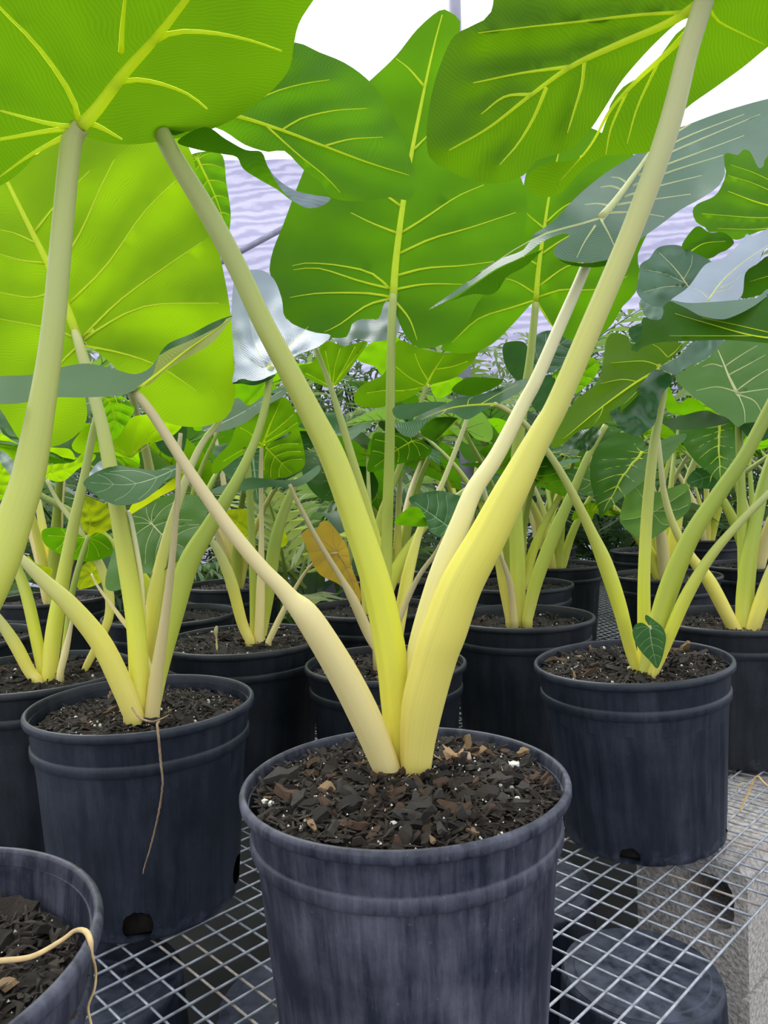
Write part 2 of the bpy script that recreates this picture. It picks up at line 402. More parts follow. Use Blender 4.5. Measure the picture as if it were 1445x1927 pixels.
def make_soil(parent, R, z, chips, grains, crumbs, seed, csize=(.007, .024), dome=0):
    q = random.Random(seed)
    so_ = link('soil', disc('soil', R, z, 16 if chips > 50 else 8, 64 if chips > 50 else 32, .005, seed, dome), M_SOIL, parent)
    def spot(k=.97):
        r = R * k * math.sqrt(q.random()); a = q.uniform(0, 2 * math.pi); return r * math.cos(a), r * math.sin(a), z + dome * (1 - (r / R) ** 2)
    for i in range(chips):
        mi = q.choices(range(5), (30, 30, 18, 6, 16))[0]
        x, y, zz = spot(.93); L = q.uniform(*csize) * (1 if q.random() < .8 else 1.4)
        o = link('bark_chip', CHIPS[mi, q.randrange(4)], None, so_, (x, y, zz + .002 + L * .09), smooth=False)
        o.scale = (L, L * q.uniform(.7, 1.3), L * q.uniform(.8, 1.5)); o.rotation_euler = (q.gauss(0, .6), q.gauss(0, .5), q.uniform(0, 6.28))
    for i in range(grains):
        x, y, zz = spot(); s_ = q.uniform(.0028, .0065)
        o = link('perlite_grain', GRAINS[q.randrange(4)], None, so_, (x, y, zz + .003), smooth=False); o.scale = (s_ * q.uniform(.8, 1.3), s_, s_ * .9); o.rotation_euler = (q.random() * 6, q.random() * 6, 0)
    if crumbs:
        v = []; f = []; 
        for i in range(crumbs):
            x, y, zz = spot(.99); L = q.uniform(.003, .011); a = q.uniform(0, 6.28); tz = q.gauss(0, .35)
            d = Vector((math.cos(a), math.sin(a), tz)).normalized() * L; e = Vector((-math.sin(a), math.cos(a), q.gauss(0, .3))).normalized() * L * q.uniform(.12, .35)
            p = Vector((x, y, zz + q.uniform(0, .005))); h = Vector((0, 0, L * .18)); b = len(v)
            v += [p - d - e * .5, p + d - e * .4, p + d * .9 + e * .6, p - d * .8 + e, p + h]
            f += [(b, b + 1, b + 4), (b + 1, b + 2, b + 4), (b + 2, b + 3, b + 4), (b + 3, b, b + 4)]
        c = link('soil_crumbs', mesh('soil_crumbs', v, f), M_BARK[1], so_, smooth=False); c['kind'] = 'stuff'
        v = []; f = []
        for i in range(crumbs // 16):
            x, y, zz = spot(.98); s_ = q.uniform(.0006, .0015); b = len(v); p = Vector((x, y, zz + .005))
            v += [p + Vector(u) * s_ for u in ((1, 0, 0), (-.5, .8, 0), (-.5, -.8, 0), (0, 0, 1.2))]
            f += [(b, b + 1, b + 3), (b + 1, b + 2, b + 3), (b + 2, b, b + 3)]
        c = link('perlite_dust', mesh('perlite_dust', v, f), M_PERL, so_, smooth=False); c['kind'] = 'stuff'
    return so_

PLANTS = {}
def plant(key, x, y, label, R=.14, H=.24, mat=M_POT, chips=0, grains=0, crumbs=0, tilt=(0, 0), rot=0, soil=.018, fl=True, holes=None, squash=None, dome=0, group=None):
    e = empty('potted_elephant_ear', (x, y, BENCH + .0005 + .111 * (abs(math.sin(tilt[0])) + abs(math.sin(tilt[1]))))); e.rotation_euler = (tilt[0], tilt[1], 0)
    tag(e, label, 'potted plant', group)
    p = make_pot(e, R, H, mat, fl, holes, squash=squash, seg=192 if holes else 96)
    p.rotation_euler.z = rot
    make_soil(e, .1275 * R / .14, H - soil, chips, grains, crumbs, hash(key) % 97 if False else sum(map(ord, key)), dome=dome)
    PLANTS[key] = e
    return e
def to_local(e):
    # inverse of the plant's own placing, so that parts can be given in place coordinates
    mw = Matrix.Translation(e.location) @ e.rotation_euler.to_matrix().to_4x4()
    return mw.inverted()

# --- stalks: polyline of (px, py, depth, width in px)
def stalk(key, mat, pts, groove=None, seg=18, wf=.84, sink=.03):
    e = PLANTS[key]; inv = to_local(e)
    n = max(16, len(pts) * 7)
    S = spline([(x, y, d, wd) for x, y, d, wd in pts], n)
    P = [inv @ at(a, b, c) for a, b, c, _ in S]; R = [max(.0008, .5 * wd * wf * c / FPX) for _, _, c, wd in S]
    P = [P[0] + Vector((0, 0, -sink))] + P; R = [R[0]] + R
    v, f, uv = tube_data(P, R, seg, groove)
    return link('stalk', mesh('stalk', v, f, uv), SM[mat], e)

# --- leaves: outline in the view with a depth surface through control points
def tps(ctrl):
    C = np.array(ctrl, float); P = C[:, :2] / 300.0; z = C[:, 2]; n = len(C)
    def U(r2): return np.where(r2 > 1e-12, r2 * np.log(r2 + 1e-12), 0)
    K = U(((P[:, None] - P[None]) ** 2).sum(-1)) + np.eye(n) * .02
    Q = np.hstack([np.ones((n, 1)), P]); A = np.block([[K, Q], [Q.T, np.zeros((3, 3))]])
    sol = np.linalg.lstsq(A, np.concatenate([z, np.zeros(3)]), rcond=None)[0]
    def fn(X):
        X = np.atleast_2d(X)[:, :2] / 300.0
        return U(((X[:, None] - P[None]) ** 2).sum(-1)) @ sol[:n] + sol[n] + X @ sol[n + 1:]
    return fn

def pip(P, poly):
    x, y = P[:, 0], P[:, 1]; ins = np.zeros(len(P), bool); j = len(poly) - 1
    for i in range(len(poly)):
        xi, yi = poly[i]; xj, yj = poly[j]
        c = ((yi > y) != (yj > y)) & (x < (xj - xi) * (y - yi) / (yj - yi + 1e-12) + xi); ins ^= c; j = i
    return ins

def ray_len(p, d, poly):
    best = None; A = poly; B = np.roll(poly, -1, 0)
    for a, b in zip(A, B):
        e = b - a; den = d[0] * e[1] - d[1] * e[0]
        if abs(den) < 1e-9: continue
        t_ = ((a[0] - p[0]) * e[1] - (a[1] - p[1]) * e[0]) / den; u = ((a[0] - p[0]) * d[1] - (a[1] - p[1]) * d[0]) / den
        if t_ > 1 and 0 <= u <= 1 and (best is None or t_ < best): best = t_
    return best

def pts(s): return [tuple(map(float, p.split(','))) for p in s.split()]

def leaf(key, mat, outline, ctrl, rib=None, veins='auto', mw=None, quilt=.004, rip=.004, side=1, vm=None, name='leaf', ang=58, nv=5, sharp=False, parent=None, vw=None):
    e = PLANTS[key]; inv = to_local(e)
    O = np.array(pts(outline)); per = np.linalg.norm(O - np.roll(O, 1, 0), axis=1).sum()
    step = min(14, max(3.0, per / 90))
    if not sharp:
        ns = int(per / step); Q = np.vstack([O[-2:], O, O[:2]]); L = []
        # closed Catmull-Rom
        for i in range(len(O)):
            a, b, c, d = Q[i + 1], Q[i + 2], Q[i + 3], Q[(i + 4) if i + 4 < len(Q) else 3]
            if i == len(O) - 1: a, b, c, d = O[-2], O[-1], O[0], O[1]
            m_ = max(2, int(np.linalg.norm(c - b) / step))
            for t_ in np.arange(m_) / m_:
                L.append(.5 * ((2 * b) + (c - a) * t_ + (2 * a - 5 * b + 4 * c - d) * t_ * t_ + (3 * b - a - 3 * c + d) * t_ ** 3))
        O = np.array(L)
    if len(ctrl) == 3 and not isinstance(ctrl[0], tuple):      # (depth, dx, dy) metres and metres per 100 px
        c0 = O.mean(0); dc, gx, gy = ctrl
        dep = lambda X: dc + gx * (np.atleast_2d(X)[:, 0] - c0[0]) / 100 + gy * (np.atleast_2d(X)[:, 1] - c0[1]) / 100
    else: dep = tps(ctrl)
    lo, hi = O.min(0), O.max(0); span = (hi - lo).max()
    hs = max(5.0, span / 26)
    gx_, gy_ = np.meshgrid(np.arange(lo[0], hi[0], hs), np.arange(lo[1], hi[1], hs * .87)); gx_[1::2] += hs / 2
    G = np.stack([gx_.ravel(), gy_.ravel()], 1); G = G[pip(G, O)]
    # keep clear of the edge
    if len(G):
        dm = np.sqrt(((G[:, None] - O[None]) ** 2).sum(-1)).min(1); G = G[dm > hs * .45]
    # veins
    rb = None; VL = []
    if rib:
        R_ = np.array(pts(rib)); rb = spline(R_, max(12, int(np.linalg.norm(np.diff(R_, axis=0), axis=1).sum() / 10)))
        rl = np.linalg.norm(np.diff(rb, axis=0), axis=1).sum(); mw = mw or max(1.6, .045 * rl)
        if veins == 'auto':
            J = rb[0]; d0 = rb[2] - rb[0]; d0 = d0 / np.linalg.norm(d0)
            def rot(d, a): a = math.radians(a); return np.array([d[0] * math.cos(a) - d[1] * math.sin(a), d[0] * math.sin(a) + d[1] * math.cos(a)])
            for sd in (-1, 1):
                for t_ in (np.arange(nv) + .35) / nv * .92:
                    i = int(t_ * (len(rb) - 1)); p = rb[i]; tg = rb[min(i + 2, len(rb) - 1)] - rb[max(i - 2, 0)]; tg = tg / np.linalg.norm(tg)
                    L = ray_len(p, rot(tg, sd * ang), O)
                    if L and L > 10 and L < 900:
                        L = min(L, rl * 1.1); VL.append([p, p + rot(tg, sd * (ang + 7)) * L * .45, p + rot(tg, sd * (ang - 2)) * L * .88])
                for a in (92, 128, 158):
                    L = ray_len(J, rot(d0, sd * a), O)
                    if L and L > 10: L = min(L, rl); VL.append([J, J + rot(d0, sd * (a + 6)) * L * .45, J + rot(d0, sd * (a - 3)) * L * .86])
        elif veins: VL = [np.array(pts(x)) for x in veins.split('|')]
    VP = [spline(np.array(x), 9) for x in VL]
    # the veins are strips of the blade itself: narrow faces along each vein carry the vein's colour
    strips = []
    if rb is not None:
        strips.append((rb, np.array([.5 * mw * (1 - .86 * (i / (len(rb) - 1)) ** .9) for i in range(len(rb))])))
        for x in VP: strips.append((x, .5 * (vw or mw * .42) * np.linspace(1, .25, 9)))
    cp = []; ce = []; nb = len(O)
    for L_, hw in strips:
        tg = np.gradient(L_, axis=0); tg /= np.linalg.norm(tg, axis=1)[:, None] + 1e-9; nn = np.stack([-tg[:, 1], tg[:, 0]], 1)
        for sd in (-1, 1):
            Q_ = L_ + nn * (sd * np.maximum(hw, .35))[:, None]; ok = pip(Q_, O); st_ = None
            for i in range(len(Q_)):
                if ok[i]:
                    cp.append(Q_[i]); idx = nb + len(cp) - 1
                    if st_ is not None: ce.append((st_, idx))
                    st_ = idx
                else: st_ = None
    if len(G) and strips:
        W_ = np.vstack([x for x, _ in strips]); dm = np.sqrt(((G[:, None] - W_[None]) ** 2).sum(-1)).min(1); G = G[dm > hs * .4]
    allp = np.vstack([O] + ([np.array(cp)] if cp else []) + ([G] if len(G) else []))
    res = delaunay_2d_cdt([Vector(p) for p in allp], ce, [list(range(len(O)))], 1, 1e-4)
    V = np.array([tuple(p) for p in res[0]]); F = [tuple(q) for q in res[2]]
    isv = np.zeros(len(F), bool)
    if strips:
        FC = np.array([V[list(q)].mean(0) for q in F])
        for L_, hw in strips:
            A_ = L_[:-1]; B_ = L_[1:]; E_ = B_ - A_; le = (E_ ** 2).sum(1) + 1e-9
            t_ = np.clip(((FC[:, None] - A_[None]) * E_[None]).sum(-1) / le, 0, 1)
            dd = np.sqrt(((FC[:, None] - (A_[None] + t_[..., None] * E_[None])) ** 2).sum(-1)); k_ = dd.argmin(1)
            isv |= dd.min(1) < np.maximum(hw[k_], .35) * .98
    def surf(X):
        X = np.atleast_2d(X); d = dep(X)
        d = d + rip * np.array([noise.noise((p[0] / span * 5, p[1] / span * 5, len(outline) * .37)) for p in X])
        if quilt and rb is not None:
            W = np.vstack([rb] + VP) if VP else rb
            dm_ = np.sqrt(((X[:, None] - W[None]) ** 2).sum(-1)).min(1); ww = span * .055
            d = d + side * quilt * (1 - np.exp(-(dm_ / ww) ** 2))
        return d
    D = surf(V); W3 = [inv @ at(x, y, d) for (x, y), d in zip(V, D)]
    # coordinates along and across the midrib, in metres
    if rb is not None:
        dj = surf(rb[[0, -1]]); a0 = inv @ at(*rb[0], dj[0]); a1 = inv @ at(*rb[-1], dj[1]); e1 = (a1 - a0).normalized()
    else:
        a0 = W3[0]; e1 = (W3[len(W3) // 2] - W3[0]).normalized()
    cen = sum(W3, Vector()) / len(W3); nrm = Vector()
    for q in F[::3]: nrm += (W3[q[1]] - W3[q[0]]).cross(W3[q[2]] - W3[q[0]])
    e2 = nrm.normalized().cross(e1).normalized()
    uv = [((p - a0).dot(e1), (p - a0).dot(e2)) for p in W3]
    lf = link(name, mesh(name, W3, F, uv), LM[mat], parent or e)
    if rb is not None:
        lf.data.materials.append(vm or (M_VEINU if mat == 'upper' else M_VEINP if mat in ('glauc', 'silver', 'pale') else M_VEIN))
        lf.data.polygons.foreach_set('material_index', isv.astype(np.int32))
        vmat = vm or (M_VEINU if mat == 'upper' else M_VEINP if mat in ('glauc', 'silver', 'pale') else M_VEIN)
        d = surf(rb); n = len(rb)
        P = [inv @ at(x, y, dd - side * .0012) for (x, y), dd in zip(rb, d)]
        R = [.5 * mw * dd / FPX * (1 - .86 * (i / (n - 1)) ** .9) for i, dd in enumerate(d)]
        v, f, u = tube_data(P, R, 8); link('midrib', mesh('midrib', v, f, u), vmat, lf)
        for x in VP:
            d = surf(x); w0 = (vw or mw * .42)
            P = [inv @ at(a, b, dd - .0004 * side) for (a, b), dd in zip(x, d)]
            R = [.5 * w0 * dd / FPX * (1 - .8 * i / 8) for i, dd in enumerate(d)]
            v, f, u = tube_data(P, R, 5); link('vein', mesh('vein', v, f, u), vmat, lf)
    return lf

# ------------------------------------------------------------------ the potted plants nearest the lens
sq = lambda A, ph: (lambda a, z: A * math.cos(2 * (a - ph)) * max(0, z) / .24)
plant('main', .012, .657, 'large golden-stemmed elephant ear in dusty black pot at front centre', mat=M_POT3, chips=290, grains=34, crumbs=2600, soil=.011, squash=sq(.002, .5), fl=False, tilt=(0, -.004), dome=.010)
plant('left', -.303, .93, 'elephant ear whose black pot has a root hanging over its rim', mat=M_POT, chips=110, grains=24, crumbs=1500, soil=.022, tilt=(0, .004), R=.1345, fl=False, rot=0, dome=.006,
      holes=[(math.radians(-79), .021, .0165), (math.radians(-3), .032, .017)])
plant('right', .345, 1.049, 'elephant ear with a small heart-shaped leaf at its base in fluted black pot', mat=M_POT, chips=110, grains=30, crumbs=1500, soil=.012, tilt=(.0, -.05), R=.132, H=.24,
      holes=[(math.radians(-117), .011, .013), (math.radians(-28), .026, .013)], rot=0)
plant('corner', -.31, .41, 'elephant ear in grey-rimmed pot cut off by lower left corner of the photo', mat=M_POT3, chips=90, grains=26, crumbs=1500, soil=.034, squash=sq(.003, 1))
plant('backleft', -.52, 1.12, 'elephant ear in black pot just behind the pot with hanging root, at left edge', mat=M_POT2, chips=40, grains=10, crumbs=700, soil=.012)
plant('p7', -.25, 1.32, 'elephant ear in black pot between the root-draped pot and the front centre stalks', mat=M_POT2, chips=30, grains=10, crumbs=600, soil=.008, fl=True)
plant('p8', -.005, 1.17, 'elephant ear in small ridged pot directly behind the front centre stalks', R=.124, H=.225, mat=M_POT2, chips=30, grains=6, crumbs=600, soil=.016)
plant('p9', .253, 1.459, 'elephant ear in black pot behind the front centre pot on its right side', mat=M_POT2, chips=20, grains=4, crumbs=500, soil=.022)
plant('p10', .62, 1.37, 'elephant ear in wide black pot at right edge behind the fluted pot', mat=M_POT2, chips=20, grains=6, crumbs=400, soil=.02)

# larger pieces lying on the front centre soil
ms = next(c for c in PLANTS['main'].children if c.name.startswith('soil')); mi_ = to_local(PLANTS['main'])
def on_soil(x, y, z):
    d_ = at(x, y, 1) - CAM; return mi_ @ (CAM + d_ * ((z - CAM.z) / d_.z))
for x, y, L, mat_i, rz, nm_ in ((612, 1487, .024, 3, -.6, 'bark_chip'), (530, 1462, .030, 4, .3, 'bark_chip'), (790, 1508, .030, 4, .9, 'bark_chip'), (745, 1500, .022, 2, .8, 'bark_chip'), (835, 1478, .014, 3, .1, 'bark_chip'), (985, 1415, .014, 3, .4, 'bark_chip'), (560, 1506, .022, 4, 1.2, 'bark_chip'), (660, 1518, .024, 0, .5, 'bark_chip'), (900, 1500, .034, 1, .1, 'bark_chip'), (880, 1478, .02, 2, .3, 'bark_chip'), (940, 1470, .025, 4, -.5, 'bark_chip')):
    o = link(nm_, CHIPS[mat_i, mat_i % 4], None, ms, on_soil(x, y, BENCH + .240), smooth=False); o.scale = (L, L * 1.3, L * 1.6); o.rotation_euler = (.2, -.15, rz)
o = link('perlite_grain', GRAINS[0], None, ms, on_soil(966, 1440, BENCH + .241), smooth=False); o.scale = (.011, .010, .009)
q_ = random.Random(4); c0 = on_soil(848, 1432, BENCH + .242); v = []; f = []
for k in range(7):      # shred of papery dead sheath
    a = k * .9; b = len(v); d_ = Vector((math.cos(a), math.sin(a) * .5, q_.uniform(.3, 1.2))) * q_.uniform(.010, .019); e_ = Vector((-math.sin(a), math.cos(a), .3)) * .006
    p_ = c0 + Vector((q_.uniform(-.01, .012), q_.uniform(-.004, .004), 0)); v += [p_ - e_, p_ + e_, p_ + d_ * .6 + e_ * 1.2, p_ + d_, p_ + d_ * .5 - e_]; f += [(b, b + 1, b + 2, b + 4), (b + 2, b + 3, b + 4)]
link('papery_sheath', mesh('papery_sheath', v, f), plain_mat('papery', (.62, .48, .36), .7, .3, 120, trans=(.6, .4, .25)), ms, smooth=False)

# ---- front centre plant
stalk('main', 'gold', [(782, 1470, .674, 54), (783, 1455, .674, 56), (785, 1400, .666, 66), (797, 1317, .654, 80), (820, 1234, .642, 81), (837, 1185, .636, 84), (868, 1101, .628, 79), (913, 1018, .621, 72), (956, 935, .616, 64), (978, 893, .614, 58), (1000, 850, .612, 51), (1026, 803, .610, 46), (1048, 763, .608, 43), (1101, 641, .604, 42), (1194, 420, .598, 40), (1258, 240, .592, 41), (1294, 100, .586, 38), (1325, 0, .582, 37), (1338, -50, .58, 34)], (5.2, .08, .55), 28, 1)
stalk('main', 'white', [(772, 1330, .672, 26), (774, 1290, .670, 32), (786, 1225, .668, 40), (806, 1151, .668, 42), (833, 1068, .668, 42), (866, 985, .67, 38), (892, 922, .674, 34), (935, 857, .678, 30), (985, 760, .682, 26), (1010, 713, .682, 25), (1055, 610, .686, 23), (1088, 535, .69, 21), (1116, 465, .70, 19), (1128, 425, .715, 16)], (5.6, .10, .6), 20, 1)
stalk('main', 'lime', [(752, 1450, .690, 44), (750, 1400, .685, 50), (744, 1317, .676, 56), (736, 1234, .668, 59), (711, 1109, .662, 56), (671, 985, .658, 52), (628, 865, .655, 50), (588, 784, .652, 45), (536, 684, .648, 41), (492, 600, .645, 39), (445, 500, .64, 38), (391, 400, .634, 38), (330, 300, .626, 34), (308, 258, .624, 32), (298, 235, .622, 28)], (5.4, .08, .7), 28, 1)
stalk('main', 'cream', [(736, 1462, .672, 46), (728, 1445, .671, 50), (692, 1358, .650, 58), (650, 1275, .632, 57), (600, 1192, .615, 53), (572, 1152, .609, 48), (548, 1128, .607, 36), (528, 1105, .605, 31), (490, 1066, .602, 28), (432, 995, .598, 26), (365, 900, .594, 22), (312, 818, .592, 19), (280, 770, .59, 18), (256, 742, .592, 17), (236, 731, .602, 9)], (4.6, .09, .42), 24, 1)

# big backlit leaf top right (two lobes and the right half)
A1 = leaf('main', 'shaded', '960,-160 1150,-200 1330,-160 1340,-30 1318,25 1297,33 1272,45 1222,92 1172,149 1147,188 1130,215 1112,242 1085,272 1050,290 1010,302 985,330 935,345 880,337 840,318 808,296 803,240 815,165 835,105 856,66 893,46 924,22 935,-60',
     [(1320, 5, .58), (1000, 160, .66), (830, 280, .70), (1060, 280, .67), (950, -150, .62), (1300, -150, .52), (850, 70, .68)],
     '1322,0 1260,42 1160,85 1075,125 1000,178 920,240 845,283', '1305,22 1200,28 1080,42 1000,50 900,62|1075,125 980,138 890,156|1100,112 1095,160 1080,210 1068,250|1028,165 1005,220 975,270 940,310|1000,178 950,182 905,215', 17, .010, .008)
leaf('main', 'shaded', '1322,-160 1600,-160 1560,0 1445,88 1400,125 1345,165 1290,205 1255,250 1222,285 1180,291 1130,297 1085,330 1060,360 1035,371 1005,364 992,345 1000,322 1040,305 1080,300 1125,265 1145,208 1150,194 1172,164 1222,130 1272,64 1296,44 1325,0',
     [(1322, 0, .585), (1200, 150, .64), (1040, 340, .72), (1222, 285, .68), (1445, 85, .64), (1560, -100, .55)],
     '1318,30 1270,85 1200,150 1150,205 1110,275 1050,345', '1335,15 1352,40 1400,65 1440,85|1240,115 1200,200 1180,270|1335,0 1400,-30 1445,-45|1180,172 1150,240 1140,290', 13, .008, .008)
# glaucous upper side leaf, long lobe to the left
D1 = leaf('main', 'glauc', '806,583 838,560 880,530 930,492 985,470 1005,440 1040,418 1085,370 1140,325 1200,288 1260,248 1290,236 1360,210 1445,186 1500,180 1520,260 1447,290 1437,312 1427,316 1418,298 1410,284 1398,282 1388,292 1372,288 1362,293 1364,325 1352,350 1322,372 1280,395 1240,425 1205,450 1165,482 1110,494 1062,490 1042,478 1050,458 1072,444 1058,440 1020,455 985,482 935,505 890,535 848,562',
     [(1130, 410, .71), (806, 583, .645), (985, 475, .685), (1110, 494, .66), (1290, 236, .90), (1445, 190, .98), (1362, 330, .80), (1240, 425, .73), (1430, 300, .84)],
     '1130,410 1160,375 1200,320 1235,275 1300,232', '1130,410 1080,425 1030,438 960,475 880,532|1130,412 1148,445 1162,478|1150,388 1125,383 1100,385|1172,358 1150,350 1130,352|1190,350 1270,320 1360,292|1210,310 1300,270 1430,215|1160,385 1230,375 1300,365|1145,400 1200,400 1250,408|1200,330 1280,300 1400,255|1215,300 1290,258 1400,215|1175,370 1240,350 1320,330|1120,425 1100,455 1085,485|1180,345 1165,335 1150,333', 15, .016, .030, -1, vw=4)
leaf('main', 'deep', '806,583 850,565 890,538 935,508 985,484 1020,470 1025,466 990,500 955,520 938,545 920,555 893,553 860,562', (.705, -.01, .02), None, name='leaf_fold', parent=D1)
leaf('main', 'deep', '1045,482 1062,491 1110,495 1165,483 1158,494 1120,503 1070,498', (.672, .0, .03), None, name='leaf_fold', parent=D1)
# leaf pointing right at top left centre
F1 = leaf('main', 'green', '300,225 345,175 430,120 500,92 556,80 600,98 648,118 690,148 722,185 745,228 762,268 776,312 783,345 778,366 764,377 735,371 700,377 660,379 622,371 605,345 570,318 535,284 505,286 460,272 420,246 380,236 330,255 305,245',
     [(305, 238, .622), (440, 218, .66), (770, 330, .74), (556, 85, .72), (700, 160, .75), (620, 370, .68)],
     '305,240 380,210 440,217 530,245 610,275 690,305 770,330', '530,245 570,222 630,208 690,204|440,217 500,180 560,160 620,150|500,236 560,290 610,330 640,362|610,275 660,262 720,258|380,212 440,170 500,130 550,110', 10, .007, .008)
leaf('main', 'green', '334,266 385,239 425,262 462,282 492,286 503,312 520,338 552,358 590,368 622,372 604,387 578,391 548,377 522,357 492,340 458,318 446,296 420,290 370,281',
     [(334, 266, .62), (490, 290, .615), (600, 380, .66), (446, 296, .60)], None, name='leaf_fold', parent=F1)
leaf('main', 'silver', '503,312 520,335 552,357 590,367 622,373 604,388 578,391 552,378 526,352', (.600, .04, .0), None, name='leaf_fold', parent=F1)  # highlight along the folded margin, painted as a silver patch
# edge-on leaf at left
G1 = leaf('main', 'upper', '-90,718 0,708 60,705 115,691 165,684 215,695 255,704 285,690 300,668 296,698 264,727 240,740 200,746 150,748 100,748 50,757 0,760 -90,748', [(240, 735, .59), (0, 730, .56), (165, 690, .66), (-80, 730, .55), (295, 680, .64), (100, 748, .56), (60, 705, .63)], None, rip=.006)
leaf('main', 'lime', '262,729 286,706 300,668 318,648 360,632 400,612 436,596 430,608 398,646 352,674 312,697 285,722', [(262, 729, .592), (436, 596, .66), (300, 668, .63), (350, 674, .60)], '255,735 300,700 350,660 400,625 428,602', None, 6, 0, .003, name='leaf_half', vm=M_VEIN)
leaf('main', 'upper', '300,668 318,646 360,628 400,607 436,594 428,604 400,620 360,640 322,656', (.625, .03, -.05), None, name='leaf_fold', parent=G1)

# ---- lower left corner plant, its stalk crosses the left of the picture
stalk('corner', 'lime', [(-330, 1640, .43, 100), (-230, 1480, .45, 96), (-120, 1280, .475, 88), (-15, 1085, .50, 76), (35, 955, .515, 62), (58, 875, .525, 58), (86, 720, .535, 46), (102, 600, .54, 42), (113, 480, .545, 40), (126, 340, .555, 38), (136, 262, .56, 38), (150, 236, .56, 38)], (4.6, .08, .5), 28, 1)
stalk('corner', 'cream', [(-350, 1650, .42, 100), (-420, 1400, .40, 90), (-520, 1100, .40, 70), (-600, 800, .42, 60)])
leaf('corner', 'shaded', '-260,-60 -60,-260 250,-330 500,-220 640,-70 590,0 562,45 552,90 546,125 522,160 478,198 430,229 370,252 300,266 240,272 190,266 160,256 140,250 112,262 70,290 40,322 0,350 -70,375 -180,330 -270,150',
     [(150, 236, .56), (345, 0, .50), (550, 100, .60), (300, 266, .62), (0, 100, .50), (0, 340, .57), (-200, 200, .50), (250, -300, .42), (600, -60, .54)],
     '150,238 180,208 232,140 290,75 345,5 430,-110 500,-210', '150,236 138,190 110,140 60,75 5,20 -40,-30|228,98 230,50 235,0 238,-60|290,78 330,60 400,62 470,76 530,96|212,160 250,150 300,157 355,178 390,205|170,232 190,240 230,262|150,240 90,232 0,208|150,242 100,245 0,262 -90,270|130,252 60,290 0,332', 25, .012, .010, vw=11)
# ---- plant with the hanging root
stalk('left', 'lime', [(258, 1345, .905, 40), (262, 1300, .905, 44), (256, 1180, .915, 42), (238, 1060, .925, 40), (216, 930, .93, 35), (194, 810, .935, 29), (168, 715, .94, 25), (148, 645, .946, 22), (138, 615, .960, 14)], (5, .08, .4))
stalk('left', 'gold', [(252, 1345, .895, 46), (232, 1295, .89, 48), (190, 1210, .88, 46), (135, 1142, .87, 40), (85, 1095, .865, 31), (35, 1048, .86, 22), (-30, 1000, .86, 20), (-90, 950, .86, 18)], (4.6, .08, .6))
stalk('left', 'green', [(285, 1340, .915, 34), (300, 1260, .925, 40), (325, 1160, .935, 46), (355, 1060, .945, 46), (395, 990, .955, 36), (445, 905, .965, 25), (480, 830, .975, 19), (500, 760, .98, 17), (510, 690, .985, 15)], (5.2, .12, .6))
stalk('left', 'tan', [(286, 1345, .900, 34), (293, 1280, .897, 30), (308, 1180, .893, 22), (322, 1070, .89, 16), (333, 950, .888, 12), (337, 850, .888, 11), (340, 815, .888, 9)])
stalk('left', 'white', [(270, 1200, .93, 14), (266, 1100, .93, 12), (258, 1040, .93, 11), (246, 975, .93, 9), (240, 962, .93, 8)])
stalk('left', 'gold', [(272, 1320, .94, 30), (280, 1220, .95, 34), (290, 1130, .96, 34), (305, 1050, .97, 26), (330, 960, .98, 20), (372, 850, .99, 16), (415, 790, 1.0, 12)])
stalk('left', 'cream', [(292, 1290, .915, 20), (262, 1210, .92, 14), (225, 1160, .925, 10), (185, 1105, .93, 6), (172, 1080, .935, 4)])
leaf('left', 'bright', '-120,330 -40,180 100,140 250,170 345,262 372,330 400,420 418,500 432,575 438,640 441,700 441,755 425,786 400,798 370,804 330,800 300,788 272,762 240,720 205,680 165,650 148,640 150,690 160,745 163,790 140,822 95,842 45,836 0,770 -60,700 -110,560',
     [(148, 640, .945), (40, 390, .985), (-60, 250, 1.0), (345, 265, 1.02), (438, 640, 1.0), (400, 798, .97), (95, 842, .93), (-60, 700, .95)],
     '148,640 120,565 92,500 62,440 20,355 -20,270 -40,220', '125,575 200,500 270,400 330,340|100,520 150,440 190,350 215,300|72,460 30,440 0,432|62,440 110,380 170,320|85,495 40,490 0,478|110,545 60,560 0,550|150,640 220,570 300,510 380,455|152,645 200,610 280,575 412,570|155,650 230,665 300,690 370,735|150,640 100,620 0,600|150,648 175,690 205,720 225,770|148,650 110,690 80,760', 18, .010, .014, vw=4.6)
leaf('left', 'green', '350,300 385,285 418,292 426,345 434,400 430,440 415,480 385,420 365,350', (1.08, .03, .0), '372,300 405,370 425,430', 'auto', 5, nv=4)
leaf('left', 'silver', '436,575 440,530 452,512 490,508 515,525 530,562 536,597 560,614 594,626 622,631 600,652 560,668 530,690 517,704 482,717 455,713 437,720 442,685 433,630',
     [(440, 530, 1.12), (520, 560, 1.14), (622, 631, 1.06), (437, 720, .97), (517, 704, .97)], '500,690 540,655 580,615', '500,690 480,650 470,600|495,692 460,670 445,640|505,688 540,672 580,655', 4, .005, .008, -1, nv=3)
leaf('left', 'upper', '437,722 455,713 482,717 517,704 512,712 480,725 455,722', (.965, .0, .05), None, name='leaf_fold')
I1 = leaf('left', 'upper', '157,908 178,890 215,877 250,880 290,885 320,876 346,872 341,890 312,905 292,925 262,945 222,951 190,938 166,921', [(157, 908, .87), (346, 872, .92), (222, 951, .83), (250, 880, .93)], '335,880 290,900 240,912 170,908', 'auto', 2.2, .002, .004, -1, nv=4, ang=30)
leaf('left', 'lime', '244,968 250,948 290,927 320,905 345,885 335,915 300,935 268,955', (.92, 0, .05), None, name='leaf_fold', parent=I1)
